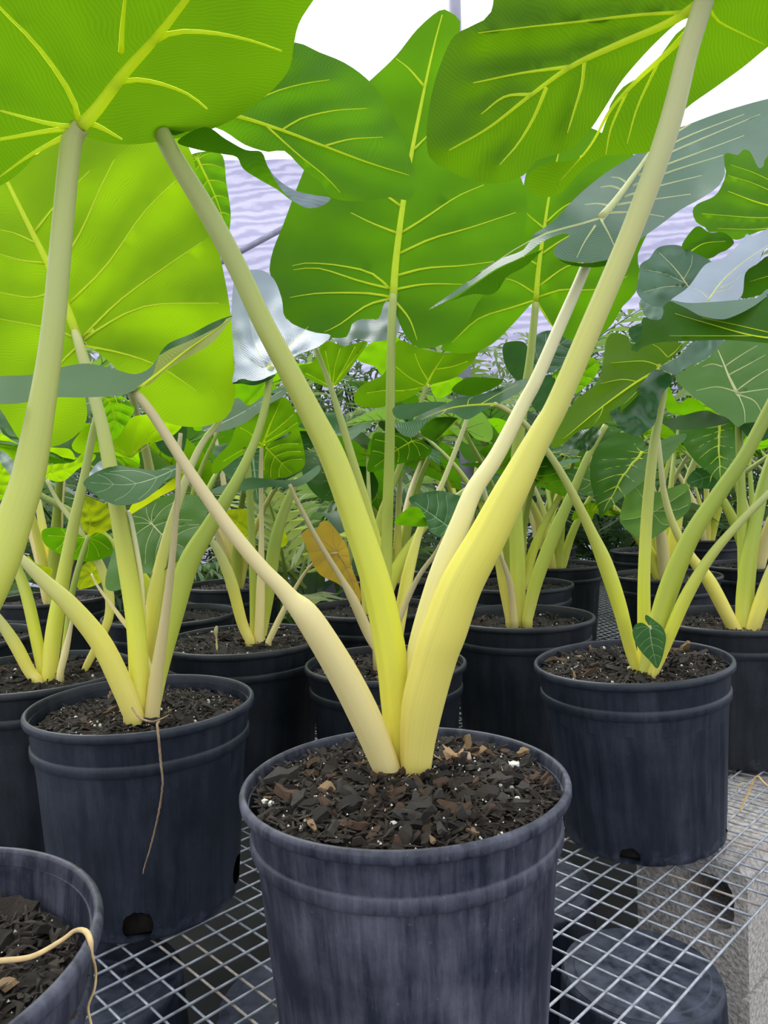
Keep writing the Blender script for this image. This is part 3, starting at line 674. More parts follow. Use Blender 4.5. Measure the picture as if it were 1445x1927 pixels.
leaf('left', 'pale', '215,1030 240,975 275,948 330,930 388,940 385,980 352,1040 300,1078 266,1080 236,1105 206,1112 198,1092', (1.0, .0, -.06), '285,985 310,1010 345,1030', 'auto', 3, .004, .005, -1, nv=3)
leaf('left', 'bright', '135,838 156,809 180,797 225,815 244,788 272,780 320,775 345,795 325,820 300,830 270,838 246,862 215,850 175,852 148,853', (1.2, .0, .05), '246,860 280,820 322,785', '246,860 252,830 260,800|244,860 200,835 160,830|246,861 220,840 205,820|250,858 290,832 330,812', 4.5, .004)
leaf('left', 'upper', '300,795 340,790 352,800 345,850 320,860 293,835', (1.22, 0, -.05), None)
leaf('left', 'green', '196,748 225,752 252,766 246,785 222,822 204,826 194,790', (1.1, .02, .03), '205,752 215,785 212,815', 'auto', 3, nv=3)
# dangling root over the rim
P = [(300, 1358, .80, 4), (296, 1362, .775, 5), (298, 1385, .768, 5), (303, 1440, .768, 4.5), (306, 1470, .77, 4), (302, 1510, .775, 4), (293, 1555, .78, 3.6), (281, 1602, .785, 3), (272, 1630, .785, 2.4), (269, 1645, .785, 2)]
inv = to_local(PLANTS['left']); S = spline(P, 60)
v, f, uv = tube_data([inv @ (at(a, b, c) + Vector((.0006 * noise.noise((i * .9, 0, 0)), 0, 0))) for i, (a, b, c, _) in enumerate(S)], [.5 * q * c / FPX for _, _, c, q in S], 7)
link('root', mesh('root', v, f), M_ROOT, PLANTS['left'])
P = [(248, 1332, .86, 3), (262, 1350, .83, 4), (285, 1358, .80, 4), (305, 1352, .81, 3), (318, 1345, .83, 2)]
S = spline(P, 24); v, f, uv = tube_data([inv @ at(a, b, c) for a, b, c, _ in S], [.5 * q * c / FPX for _, _, c, q in S], 6)
link('root', mesh('root', v, f), M_ROOT, PLANTS['left'])

# ---- fluted pot plant on the right
stalk('right', 'lime', [(1200, 1262, 1.03, 22), (1188, 1230, 1.03, 26), (1165, 1140, 1.02, 33), (1138, 1060, 1.01, 34), (1112, 1000, 1.0, 24), (1070, 915, .985, 18), (1030, 850, .97, 15), (985, 795, .955, 13), (945, 767, .945, 12), (930, 761, .94, 11)], (4.4, .12, .55))
stalk('right', 'lime', [(1212, 1262, 1.04, 30), (1212, 1190, 1.045, 30), (1212, 1080, 1.05, 27), (1218, 960, 1.06, 25), (1230, 840, 1.06, 21), (1243, 770, 1.06, 17), (1252, 720, 1.06, 14), (1258, 690, 1.06, 12)])
stalk('right', 'green', [(1215, 1275, 1.015, 34), (1228, 1215, 1.01, 40), (1258, 1110, 1.0, 44), (1300, 1010, .985, 38), (1352, 930, .975, 34), (1400, 860, .965, 30), (1445, 775, .955, 27), (1490, 680, .945, 22), (1510, 640, .94, 20)], None, 22)
stalk('right', 'lime', [(1225, 1275, 1.005, 24), (1255, 1205, .99, 27), (1290, 1125, .975, 28), (1335, 1050, .96, 22), (1390, 985, .95, 17), (1445, 930, .94, 15), (1500, 880, .93, 13)], (5, .12, .6))
stalk('right', 'gold', [(1232, 1270, .985, 14), (1238, 1240, .98, 14), (1228, 1200, .975, 9), (1222, 1178, .972, 6)])
leaf('right', 'upper', '1222,1180 1214,1166 1216,1157 1232,1168 1246,1180 1253,1198 1250,1222 1244,1244 1236,1258 1222,1243 1206,1226 1194,1206 1190,1188 1196,1175 1208,1172', [(1222, 1180, .975), (1236, 1258, .955), (1190, 1188, .96), (1253, 1198, .97), (1216, 1157, .985)], '1222,1180 1226,1210 1235,1252', 'auto', 2.4, .003, .003, -1, nv=4)
N1 = leaf('right', 'gloss', '742,796 773,793 791,780 840,759 865,747 896,744 926,735 960,722 987,713 1000,716 972,741 932,762 908,774 877,790 850,777 819,784 798,799 779,822 755,817', [(930, 760, .94), (742, 796, .90), (1000, 716, 1.0), (779, 822, .86), (865, 747, .97), (877, 790, .88)], '932,760 880,763 840,770 790,790', '880,763 882,752 890,747|840,770 830,780 822,783|905,760 940,740 975,722', 4.5, .003, .004, -1)
leaf('right', 'deep', '850,733 865,718 886,710 920,711 945,714 940,724 912,738 886,745 862,742', (1.0, .0, .08), None, name='leaf_fold', parent=N1)
leaf('right', 'upper', '742,766 795,757 840,758 805,774 770,788 745,786', (.97, 0, -.1), None, name='leaf_fold', parent=N1)
leaf('right', 'deep', '791,812 819,787 862,787 848,802 834,817 822,832 806,826', (.93, 0, .05), '862,788 822,828', None, 3, name='leaf_half')
O1 = leaf('right', 'bright', '1156,626 1142,637 1136,671 1130,702 1120,723 1083,754 1055,797 1037,842 1062,834 1092,809 1129,800 1154,788 1176,768 1215,729 1243,692 1262,674 1283,646 1215,645 1190,653 1182,634', [(1246, 690, 1.06), (1037, 840, 1.0), (1156, 626, 1.12), (1283, 646, 1.12), (1176, 768, 1.0)], '1246,690 1225,703 1190,724 1130,768 1060,826', '1246,690 1215,680 1190,680 1150,683|1257,673 1240,655 1228,648|1258,672 1272,660 1282,648|1198,718 1170,714 1130,722|1136,762 1130,780 1120,796|1225,703 1200,735 1175,760', 5, .006, .006)
leaf('right', 'gloss', '1234,695 1265,708 1262,723 1248,739 1239,766 1232,797 1216,812 1197,820 1174,812 1160,797 1148,776 1182,756 1197,735 1215,712', [(1240, 697, 1.04), (1197, 820, .985), (1148, 776, 1.0), (1240, 760, 1.01)], None, rip=.010, name='leaf_fold', parent=O1)
leaf('right', 'gloss', '1058,840 1074,822 1095,809 1129,809 1123,828 1108,848 1080,845', (1.05, 0, -.06), None, rip=.01)
leaf('right', 'glauc', '1240,692 1268,677 1286,662 1305,643 1360,640 1342,662 1326,677 1296,689 1271,705 1256,699', (1.07, .03, -.12), None, rip=.014, name='leaf_fold', parent=O1)
# big leaf rolled at its edge, right
U1 = leaf('right', 'green', '1276,567 1256,569 1246,582 1243,600 1210,597 1207,618 1205,636 1190,650 1188,659 1200,662 1206,655 1237,645 1295,642 1368,640 1445,646 1520,655 1540,560 1445,553 1417,576 1381,594 1356,600 1320,594 1295,581', [(1190, 655, .90), (1256, 569, .96), (1445, 646, .86), (1540, 560, .93), (1356, 600, .92)], '1510,640 1420,632 1330,608 1270,590', '1420,632 1350,632 1260,632|1445,625 1370,608 1320,598', 4, .004, .005)
leaf('right', 'glauc', '1262,565 1295,570 1344,568 1400,563 1427,559 1440,546 1460,540 1462,552 1445,557 1417,577 1381,595 1356,601 1320,595 1293,581', (.93, .0, -.12), None, name='leaf_fold', parent=U1)
leaf('right', 'glauc', '1205,564 1227,576 1247,580 1244,599 1229,602 1212,592', (.93, .0, -.1), None, name='leaf_fold', parent=U1)
leaf('right', 'upper', '1184,618 1196,612 1208,610 1206,636 1196,646 1184,632', (.915, .0, -.05), None, name='leaf_fold', parent=U1)

# ---- plant at the right edge
stalk('p10', 'gold', [(1385, 1190, 1.36, 30), (1372, 1165, 1.36, 30), (1335, 1095, 1.35, 30), (1298, 1045, 1.34, 22), (1268, 990, 1.33, 17), (1250, 930, 1.32, 14), (1243, 870, 1.31, 11), (1236, 800, 1.31, 9)])
stalk('p10', 'green', [(1400, 1190, 1.37, 36), (1402, 1120, 1.375, 38), (1412, 1030, 1.38, 34), (1428, 950, 1.39, 28), (1450, 870, 1.4, 24), (1490, 780, 1.41, 20)])
stalk('p10', 'green', [(1398, 1180, 1.38, 20), (1397, 1000, 1.39, 22), (1394, 900, 1.39, 18), (1390, 810, 1.39, 15), (1387, 742, 1.385, 10)])
stalk('p10', 'gold', [(1415, 1190, 1.355, 30), (1430, 1140, 1.35, 32), (1460, 1060, 1.34, 28), (1500, 980, 1.33, 20)])
leaf('p10', 'pale', '1358,642 1400,638 1445,644 1500,660 1516,723 1485,772 1437,791 1400,797 1388,804 1370,788 1348,776 1308,748 1271,714 1283,699 1326,679 1342,662', (1.39, -.01, -.10), '1388,742 1372,710 1360,680 1347,650', '1388,738 1350,728 1310,735|1388,740 1400,770 1402,795|1388,742 1420,755 1437,785|1388,740 1420,735 1470,728|1386,735 1420,710 1470,680|1372,705 1400,690 1440,668|1366,688 1395,668 1425,650|1360,690 1340,685 1322,690', 6, .005, .006, -1)
leaf('p10', 'upper', '1390,790 1420,775 1450,770 1450,820 1420,830 1398,812', (1.38, 0, -.1), None)
leaf('p10', 'deep', '1243,790 1270,786 1320,773 1345,778 1372,793 1330,805 1280,809 1255,803', (1.35, .0, -.22), None, rip=.01)
leaf('p10', 'green', '1257,725 1275,758 1300,748 1326,768 1310,780 1257,774', (1.42, 0, .05), None)
leaf('p10', 'fresh', '1361,292 1366,323 1359,347 1344,369 1312,384 1303,398 1310,418 1327,428 1334,437 1356,437 1378,450 1393,450 1412,442 1445,432 1520,430 1560,350 1540,260 1445,250 1400,262', [(1361, 292, 1.34), (1303, 398, 1.30), (1393, 450, 1.26), (1540, 350, 1.3), (1445, 250, 1.38)], '1530,400 1440,385 1370,360', '1530,400 1440,410 1320,402|1530,400 1430,350 1370,330|1530,395 1440,335 1375,310|1530,405 1440,430 1350,430', 6, .006)
leaf('p10', 'deep', '1283,462 1303,432 1317,426 1334,437 1359,437 1373,445 1381,457 1368,470 1354,476 1342,484 1329,487 1315,484 1295,476', (1.24, .02, .05), '1298,474 1325,458 1365,454', None, 3, .004)
leaf('p10', 'glauc', '1205,498 1222,486 1234,469 1251,462 1278,462 1303,474 1334,489 1340,500 1330,530 1300,560 1246,583 1222,577 1198,550 1202,523', (1.22, .0, -.06), '1296,540 1270,505 1240,475', '1290,533 1250,515 1215,508|1290,538 1250,540 1210,550|1285,528 1300,500 1303,480', 3, .006, .010, -1)
leaf('p10', 'silver', '1262,566 1295,540 1327,498 1356,489 1393,457 1405,440 1417,445 1445,430 1490,420 1490,450 1439,469 1429,493 1403,513 1393,560 1344,569 1295,570', [(1262, 566, 1.10), (1393, 457, 1.22), (1490, 430, 1.25), (1340, 568, 1.08), (1393, 560, 1.1)], '1331,568 1360,528 1400,492 1450,458', '1333,562 1318,548 1305,542|1350,545 1380,530 1395,515|1345,550 1370,545 1380,535', 4, .004, .006, -1)
leaf('p10', 'deep', '1403,513 1429,493 1450,480 1520,470 1540,540 1445,552 1393,560', (1.2, 0, .03), '1540,520 1470,515 1410,530', None, 4, .004)

# ---- middle plants
stalk('p8', 'green', [(722, 1215, 1.16, 26), (725, 1120, 1.165, 27), (728, 1000, 1.17, 26), (733, 850, 1.175, 23), (735, 700, 1.18, 20), (738, 600, 1.185, 20), (740, 555, 1.19, 18)])
stalk('p8', 'tan', [(708, 1222, 1.13, 18), (692, 1190, 1.13, 24), (665, 1130, 1.12, 22), (640, 1085, 1.115, 13), (600, 1020, 1.11, 11), (560, 945, 1.105, 10), (545, 912, 1.10, 8)], (5, .1, .5))
stalk('p8', 'lime', [(735, 1190, 1.18, 20), (722, 1070, 1.2, 20), (692, 955, 1.22, 18), (662, 860, 1.235, 18), (640, 785, 1.245, 16), (617, 714, 1.255, 12), (592, 650, 1.265, 10)])
stalk('p8', 'gold', [(745, 1215, 1.2, 26), (760, 1120, 1.21, 28), (775, 1050, 1.22, 24), (795, 985, 1.24, 15), (830, 915, 1.26, 12), (860, 840, 1.28, 11), (882, 780, 1.29, 9)], (5, .15, .6))
stalk('p8', 'tan', [(738, 1215, 1.14, 12), (750, 1170, 1.13, 13), (785, 1090, 1.12, 11), (820, 1040, 1.11, 9), (836, 1008, 1.1, 7)])
leaf('p8', 'green', '826,20 845,22 866,40 862,75 855,140 900,250 960,300 984,345 992,395 985,445 965,490 935,530 898,570 884,600 862,628 838,645 805,656 775,648 752,610 741,578 728,566 720,578 712,600 682,600 662,610 652,634 610,634 568,622 540,600 527,580 516,540 507,508 514,470 530,430 545,390 560,350 600,260 660,185 700,148 745,105 785,55',
     [(740, 562, 1.19), (755, 390, 1.21), (830, 30, 1.24), (507, 508, 1.25), (990, 400, 1.26), (610, 634, 1.17), (805, 656, 1.16), (660, 185, 1.27)],
     '740,562 744,500 752,430 762,360 776,280 800,160 818,80 832,28', '752,440 800,410 860,370 910,348|746,480 810,450 880,430 970,400|742,520 800,505 870,500 930,492|742,545 800,535 870,535|742,565 770,600 785,640|740,550 700,515 640,500 580,495 550,500|742,545 680,530 600,505 552,508|740,560 690,552 600,552 545,560|735,562 690,575 640,610 610,625|750,440 700,420 660,400|775,285 800,260 830,230|800,165 770,130 745,110|757,390 700,350 640,320', 15, .009, .010, vw=5)
leaf('p8', 'silver', '622,632 649,635 658,612 681,600 711,600 720,575 738,560 752,600 745,632 706,643 669,638 649,652 632,643', (1.30, .0, -.1), None, rip=.008)
leaf('p8', 'shaded', '612,642 649,650 691,643 674,672 648,709 624,730 604,724 574,709 562,689 587,682 599,660', (1.34, .0, .06), '624,729 650,695 690,645', '624,727 618,690 612,660|626,724 630,690 640,656|630,720 648,690 668,652|622,728 600,715 575,702', 3.6, .004)
leaf('p8', 'yellow', '567,1006 581,994 593,999 607,980 624,987 652,1027 661,1065 678,1112 675,1145 659,1124 638,1100 602,1081 584,1051 574,1022', (1.2, .03, -.02), '634,1040 655,1075 672,1125', 'auto', 2.2, .004, .006, nv=3, vm=M_ROOT)
leaf('p8', 'upper', '770,937 798,927 834,924 874,940 862,967 847,989 834,1010 810,1001 801,979 779,955', (1.1, .0, -.1), '842,990 815,970 780,945', 'auto', 2.4, .003, .006, -1, nv=3)
leaf('p8', 'green', '742,983 767,957 788,955 798,968 805,989 773,990', (1.08, 0, .04), None, name='leaf_half')

stalk('p9', 'gold', [(960, 1165, 1.45, 22), (948, 1100, 1.44, 24), (935, 1030, 1.43, 20), (920, 960, 1.42, 12), (905, 900, 1.41, 10)])
stalk('p9', 'tan', [(968, 1165, 1.43, 16), (960, 1100, 1.42, 14), (940, 1040, 1.41, 8), (925, 1000, 1.405, 6)])
stalk('p9', 'green', [(975, 1165, 1.46, 32), (974, 1060, 1.465, 34), (970, 950, 1.47, 30), (973, 850, 1.475, 26), (985, 760, 1.48, 22), (998, 670, 1.485, 18), (1008, 570, 1.49, 16)])
stalk('p9', 'green', [(992, 1165, 1.44, 24), (1010, 1090, 1.43, 30), (1045, 1000, 1.42, 28), (1080, 920, 1.41, 20), (1108, 855, 1.405, 16), (1140, 800, 1.4, 13)])
leaf('p9', 'green', '1062,250 1110,240 1190,290 1235,350 1225,420 1200,480 1203,505 1196,550 1172,576 1150,612 1110,642 1070,640 1035,610 1010,572 1000,572 965,610 925,648 882,665 845,662 830,655 845,628 875,590 905,555 935,510 960,450 985,350 1000,300',
     [(1008, 565, 1.49), (1025, 400, 1.51), (1060, 260, 1.54), (840, 655, 1.46), (1203, 505, 1.5), (1235, 350, 1.55)],
     '1008,566 1014,500 1024,430 1035,360 1055,270', '1006,565 960,580 900,600 850,645|1010,555 970,530 930,520|1014,500 980,480 960,470|1016,480 1060,450 1100,430|1012,540 1070,500 1130,490|1010,560 1060,545 1120,545 1180,520|1010,568 1030,600 1050,630|1024,430 1000,410 990,400|1026,420 1060,390 1100,370', 11, .008, .010, vw=4)
leaf('p9', 'shaded', '666,747 681,725 721,704 739,661 752,640 791,655 840,664 899,655 889,682 865,704 850,713 816,722 801,727 773,747 742,759 706,768 672,762', (1.55, .0, .05), '801,727 815,700 836,668', '801,727 770,710 745,690|800,728 760,735 720,735 690,740|806,717 790,690 780,665|818,695 850,690 880,680|802,728 830,722 850,715', 5, .005)
leaf('p9', 'fresh', '672,676 690,652 721,633 752,637 748,660 721,704 705,690', (1.7, .0, .03), None)
leaf('p9', 'fresh', '812,724 850,710 870,712 862,728 840,745 820,748', (1.6, 0, .04), None)
leaf('p9', 'deep', '703,817 724,814 767,817 804,836 810,854 767,869 742,875 693,888 697,851', (1.5, .0, .06), '775,830 745,848 705,878', 'auto', 3, .003, nv=3)
leaf('p9', 'glauc', '1003,640 1030,622 1060,630 1090,616 1084,660 1040,700 1003,692', (1.65, .0, -.08), '1010,690 1045,655 1080,630', 'auto', 2.5, .005, .006, -1, nv=3)
leaf('p9', 'upper', '946,652 965,642 990,648 1000,690 996,722 975,718 952,690', (1.6, .02, -.05), None)
leaf('p9', 'green', '1040,706 1070,690 1110,672 1128,690 1110,720 1075,745 1045,748', (1.6, 0, .05), '1046,745 1080,712 1120,685', 'auto', 3, nv=3)
leaf('p9', 'upper', '1005,720 1040,706 1046,748 1020,775 1000,760', (1.58, 0, -.08), None)

stalk('p7', 'gold', [(470, 1205, 1.3, 22), (455, 1170, 1.3, 24), (435, 1095, 1.29, 26), (412, 1040, 1.285, 20), (385, 1000, 1.28, 10), (360, 965, 1.28, 8)])
stalk('p7', 'green', [(478, 1205, 1.32, 18), (476, 1100, 1.325, 16), (473, 1000, 1.33, 16), (468, 900, 1.335, 15), (462, 840, 1.34, 12)])
stalk('p7', 'cream', [(487, 1205, 1.31, 22), (490, 1120, 1.31, 20), (492, 1000, 1.31, 11), (491, 900, 1.31, 10), (492, 842, 1.31, 9)])
stalk('p7', 'green', [(492, 1205, 1.34, 18), (505, 1110, 1.35, 30), (518, 1020, 1.36, 28), (535, 960, 1.37, 22), (560, 900, 1.38, 14)])
stalk('p7', 'cream', [(505, 1208, 1.29, 14), (528, 1160, 1.285, 14), (555, 1108, 1.27, 9), (580, 1070, 1.25, 7), (606, 1048, 1.22, 6), (634, 1040, 1.2, 5)])
W4 = leaf('p7', 'shaded', '447,800 487,777 512,754 540,750 562,797 549,810 500,837 450,860 405,892 400,870 432,834', (1.32, .0, .07), '493,842 508,800 530,752', '495,835 530,815 560,795|498,825 535,795 552,780|493,840 460,845 420,868|494,838 470,815 452,805', 5, .004)
leaf('p7', 'green', '437,722 470,716 500,712 525,735 505,740 468,764 445,750', (1.3, 0, .05), '465,762 500,722', None, 3)
leaf('p7', 'upper', '380,806 400,776 445,749 468,763 505,738 535,728 538,742 505,762 470,790 440,805 410,813 385,812', (1.2, -.02, -.18), '385,810 440,785 530,735', None, 2, .002, .006, -1)
leaf('p7', 'shaded', '500,837 540,822 560,804 574,871 549,894 525,900 497,900 495,860', (1.42, 0, .04), '500,842 520,862 548,890', 'auto', 3, nv=3)
leaf('p7', 'upper', '398,922 430,910 470,899 490,900 550,903 580,888 600,875 600,890 562,915 500,917 440,926 405,930', (1.25, .02, -.25), None, rip=.01)
leaf('p7', 'lime', '415,970 440,958 470,962 476,990 470,1015 440,1000', (1.45, 0, .03), '470,1005 450,985 425,970', 'auto', 2, nv=2)
leaf('p7', 'lime', '520,985 535,1000 542,1018 530,1030 510,1022', (1.45, 0, .03), None)

stalk('p7', 'tan', [(408, 1218, 1.24, 4), (407, 1200, 1.24, 3.5), (406, 1190, 1.24, 8), (407, 1183, 1.24, 7), (408, 1178, 1.24, 3)], None, 8, 1, .005)
stalk('backleft', 'gold', [(72, 1282, 1.1, 26), (55, 1262, 1.1, 26), (30, 1215, 1.095, 27), (0, 1170, 1.09, 22), (-50, 1110, 1.08, 16)])
stalk('backleft', 'lime', [(82, 1275, 1.12, 22), (68, 1200, 1.125, 26), (50, 1120, 1.13, 25), (25, 1050, 1.135, 20), (-5, 960, 1.14, 15), (-30, 880, 1.14, 12)])
stalk('backleft', 'lime', [(92, 1282, 1.11, 32), (100, 1200, 1.115, 36), (115, 1110, 1.12, 32), (138, 990, 1.13, 25), (160, 890, 1.14, 19), (178, 800, 1.145, 16), (195, 745, 1.15, 13)])
stalk('backleft', 'green', [(115, 1268, 1.1, 12), (124, 1200, 1.1, 14), (135, 1120, 1.1, 14), (150, 1060, 1.1, 13), (166, 1008, 1.1, 9)])
stalk('backleft', 'cream', [(112, 1270, 1.09, 14), (122, 1230, 1.09, 16), (132, 1185, 1.09, 10), (138, 1150, 1.09, 6)])
stalk('backleft', 'gold', [(160, 1260, 1.16, 16), (205, 1160, 1.17, 20), (195, 1080, 1.18, 20), (150, 1000, 1.19, 14), (110, 945, 1.2, 9), (88, 903, 1.2, 8)])
leaf('backleft', 'green', '80,998 117,993 161,1011 182,1002 202,1011 213,1032 208,1046 166,1057 135,1051 88,1028', (1.15, .0, .04), '165,1012 130,1010 90,1008', 'auto', 2.4, .003, nv=2)
leaf('backleft', 'lime', '148,959 156,934 182,941 208,957 213,988 192,1004 169,1009 148,980', (1.2, .0, .02), '165,1008 170,975 160,942', 'auto', 2, .006, .008, nv=4)
leaf('backleft', 'lime', '146,1107 148,1080 160,1060 180,1058 198,1085 190,1096 166,1106', (1.25, .0, .03), '172,1080 160,1090 150,1105', 'auto', 1.8, nv=2)
leaf('backleft', 'bright', '83,897 88,876 135,870 156,853 180,856 171,871 148,882 117,906', (1.3, 0, .05), '90,890 130,880 170,862', 'auto', 2, nv=3)
leaf('backleft', 'bright', '-40,800 0,814 39,836 96,842 132,846 138,869 88,872 36,872 -40,850', (1.4, 0, .05), '-20,835 40,845 120,858', 'auto', 3, nv=4)
leaf('backleft', 'bright', '-50,870 0,866 15,860 30,897 0,942 -50,930', (1.25, 0, .04), '-40,930 0,890 15,865', 'auto', 3, nv=3)
leaf('backleft', 'glauc', '0,848 15,855 32,880 28,900 12,885 0,868', (1.2, 0, -.1), None)
leaf('backleft', 'lime', '52,1045 70,1062 98,1070 92,1085 70,1080 58,1068', (1.25, 0, .05), None)
leaf('backleft', 'silver', '160,905 185,870 215,865 215,880 180,893', (1.35, 0, -.1), None)
leaf('backleft', 'deep', '-30,535 0,538 22,562 20,568 0,570 -30,565', (1.0, 0, .02), None)

# ------------------------------------------------------------------ plants further back: one leaf shape, each plant posed on its own
def template_leaf(seed):
    half = [(-.06, .0), (-.22, .05), (-.33, .14), (-.36, .24), (-.28, .36), (-.10, .43), (.12, .43), (.38, .37), (.62, .27), (.82, .14), (.95, .05), (1.03, 0)]
    q = random.Random(seed)
    O = [(x, y + q.uniform(-.015, .015) * (y > 0)) for x, y in half] + [(x, -y) for x, y in half[-2:0:-1]]
    O = np.array(O); n = len(O); L = []
    for i in range(n):
        a, b, c, d = O[i - 1], O[i], O[(i + 1) % n], O[(i + 2) % n]
        for t_ in (0, .33, .66): L.append(.5 * (2 * b + (c - a) * t_ + (2 * a - 5 * b + 4 * c - d) * t_ ** 2 + (3 * b - a - 3 * c + d) * t_ ** 3))
    O = np.array(L); gx, gy = np.meshgrid(np.arange(-.35, 1, .075), np.arange(-.42, .43, .07)); G = np.stack([gx.ravel(), gy.ravel()], 1); G = G[pip(G, O)]
    dm = np.sqrt(((G[:, None] - O[None]) ** 2).sum(-1)).min(1); G = G[dm > .03]
    res = delaunay_2d_cdt([Vector(p) for p in np.vstack([O, G])], [], [list(range(len(O)))], 1, 1e-5)
    VL = []
    for t_ in (.08, .25, .42, .6, .76):
        for sd in (-1, 1): VL.append([(t_, 0), (t_ + .12, sd * .5 * (.40 - .3 * t_)), (t_ + .2, sd * .9 * (.40 - .36 * t_))])
    for sd in (-1, 1): VL += [[(0, 0), (-.1, sd * .1), (-.26, sd * .2)], [(0, 0), (0, sd * .18), (-.02, sd * .36)]]
    VP = [spline(np.array(x), 6) for x in VL]; W = np.vstack(VP + [np.stack([np.linspace(0, 1, 30), np.zeros(30)], 1)])
    def z(x, y):
        d = np.sqrt(((W - (x, y)) ** 2).sum(1)).min()
        return -.16 * max(x, 0) ** 2 + .30 * abs(y) ** 1.3 - .25 * min(x, 0) ** 2 + .018 * (1 - math.exp(-(d / .05) ** 2)) + .03 * noise.noise((x * 5 + seed, y * 5, 0))
    v = [(x, y, z(x, y)) for x, y in res[0]]; uv = [(a * .3, b * .3) for a, b, _ in v]
    blade = (v, [tuple(f_) for f_ in res[2]], uv)
    vv = []; ff = []
    def add(P, r0, r1):
        v_, f_, _ = tube_data([(x, y, z(x, y)) for x, y in P], np.linspace(r0, r1, len(P)), 5); b = len(vv); vv.extend(v_); ff.extend(tuple(i + b for i in q_) for q_ in f_)
    add(np.stack([np.linspace(-.01, 1, 14), np.zeros(14)], 1), .022, .004)
    for x in VP: add(x, .009, .003)
    return blade, (vv, ff)
TB = {}
for mk in ('fresh', 'green', 'upper', 'shaded', 'pale', 'deep'):
    b, vn = template_leaf(len(TB)); me = mesh('leaf', *b); me.materials.append(LM[mk])
    m2 = mesh('veins', *vn); m2.materials.append(M_VEINU if mk == 'upper' else M_VEINP if mk == 'pale' else M_VEIN); TB[mk] = (me, m2)

def gleaf(e, p, direction, size, mk, roll=0.):
    X = direction.normalized(); Zu = Vector((0, 0, 1)); Y = Zu.cross(X)
    Y = Y.normalized() if Y.length > .05 else Vector((1, 0, 0)); Z = X.cross(Y)
    m_ = Matrix((X, Y, Z)).transposed() @ Matrix.Rotation(roll, 3, 'X')
    o = link('leaf', TB[mk][0], None, e); o.matrix_local = Matrix.Translation(p) @ m_.to_4x4() @ Matrix.Scale(size, 4)
    link('veins', TB[mk][1], None, o)

def gen_plant(key, x, y, label, seed, n=5, size=.24, h=(.32, .52), mats=('shaded', 'deep', 'upper', 'pale', 'green'), R=.14, az=None, group=None):
    q = random.Random(seed); e = plant(key, x, y, label, mat=M_POT2, crumbs=300, R=R, rot=q.random(), soil=.016, group=group)
    for i in range(n):
        a = (az[i] if az else 2 * math.pi * (i + q.uniform(-.25, .25)) / n); d = Vector((math.cos(a), math.sin(a), 0))
        H = q.uniform(*h); le = q.uniform(.10, .34); z0 = .225
        P = [Vector((0, 0, z0 - .03)) + d * .006, Vector((0, 0, z0 + H * .3)) + d * le * .18, Vector((0, 0, z0 + H * .68)) + d * le * .5, Vector((0, 0, z0 + H)) + d * le]
        S_ = spline(P, 18); r0 = q.uniform(.010, .016)
        v, f, uv = tube_data(S_, [r0 * (1 + .3 * math.sin(math.pi * min(1, i_ / 8))) * (1 - .68 * i_ / 17) for i_ in range(18)], 12)
        link('stalk', mesh('stalk', v, f, uv), SM[q.choice(('gold', 'lime', 'green', 'cream'))], e)
        up = q.choice((-.55, -.3, .1, .7)); gleaf(e, Vector(S_[-1]), d + Vector((q.uniform(-.3, .3), q.uniform(-.3, .3), up)), size * q.uniform(.75, 1.15), q.choice(mats), q.uniform(-.4, .4))
    return e
BG = 'elephant ears in the back rows'
gen_plant('p16', -.03, 1.62, 'elephant ear in black pot seen between the two main front centre stalks, second behind', 11, 3, .2, (.24, .36), az=(.4, 2.2, 1.6))
gen_plant('p6', -.46, 1.62, 'elephant ear in low black pot behind the root-draped plant', 12, 4, .22, (.3, .5))
gen_plant('p12', .33, 1.93, 'elephant ear in black pot half hidden behind the right front centre stalk', 13, 5, .2, (.3, .45))
gen_plant('p11', .53, 2.37, 'elephant ear in dark pot further back beside the bare patch of bench', 14, 5, .2, (.32, .46))
gen_plant('p13', .743, 2.03, 'elephant ear in dark pot behind the fluted pot plant', 15, 6, .2, (.3, .48), mats=('pale', 'green', 'upper'))
gen_plant('p14', 1.06, 2.2, 'elephant ear in dark pot near right edge, beyond the wide black pot', 16, 6, .2, (.3, .5), mats=('pale', 'green', 'upper'))
gen_plant('p17', .03, 2.15, 'elephant ear in dark pot low behind the centre of the picture', 17, 5, .2, (.3, .46))
gen_plant('p18', -.80, 1.42, 'elephant ear in dark pot at left edge, behind the crossing stalks', 18, 5, .22, (.3, .5), mats=('fresh', 'green'))
for i, (x, y, lb) in enumerate(((-.85, 1.95, 'far elephant ear in the back row, leftmost of the row'), (-.42, 2.12, 'far elephant ear behind the low pot on the left'),
                                (.28, 2.62, 'far elephant ear straight behind the main stalks'), (.95, 2.75, 'far elephant ear right of the bare patch of bench'),
                                (1.42, 2.55, 'far elephant ear at the right edge in the back row'), (1.35, 3.2, 'farthest elephant ear on the right in the back row'), (.62, 3.05, 'far elephant ear behind the dark pot by the bare bench'))):
    gen_plant('g%d' % i, x, y, lb, 30 + i, 6, .2, (.32, .55), group=BG)
stalk('p16', 'lime', [(690, 1150, 1.6, 18), (700, 1060, 1.58, 20), (716, 970, 1.57, 16), (742, 905, 1.56, 13), (770, 830, 1.55, 12), (790, 765, 1.55, 11), (801, 727, 1.55, 9)])
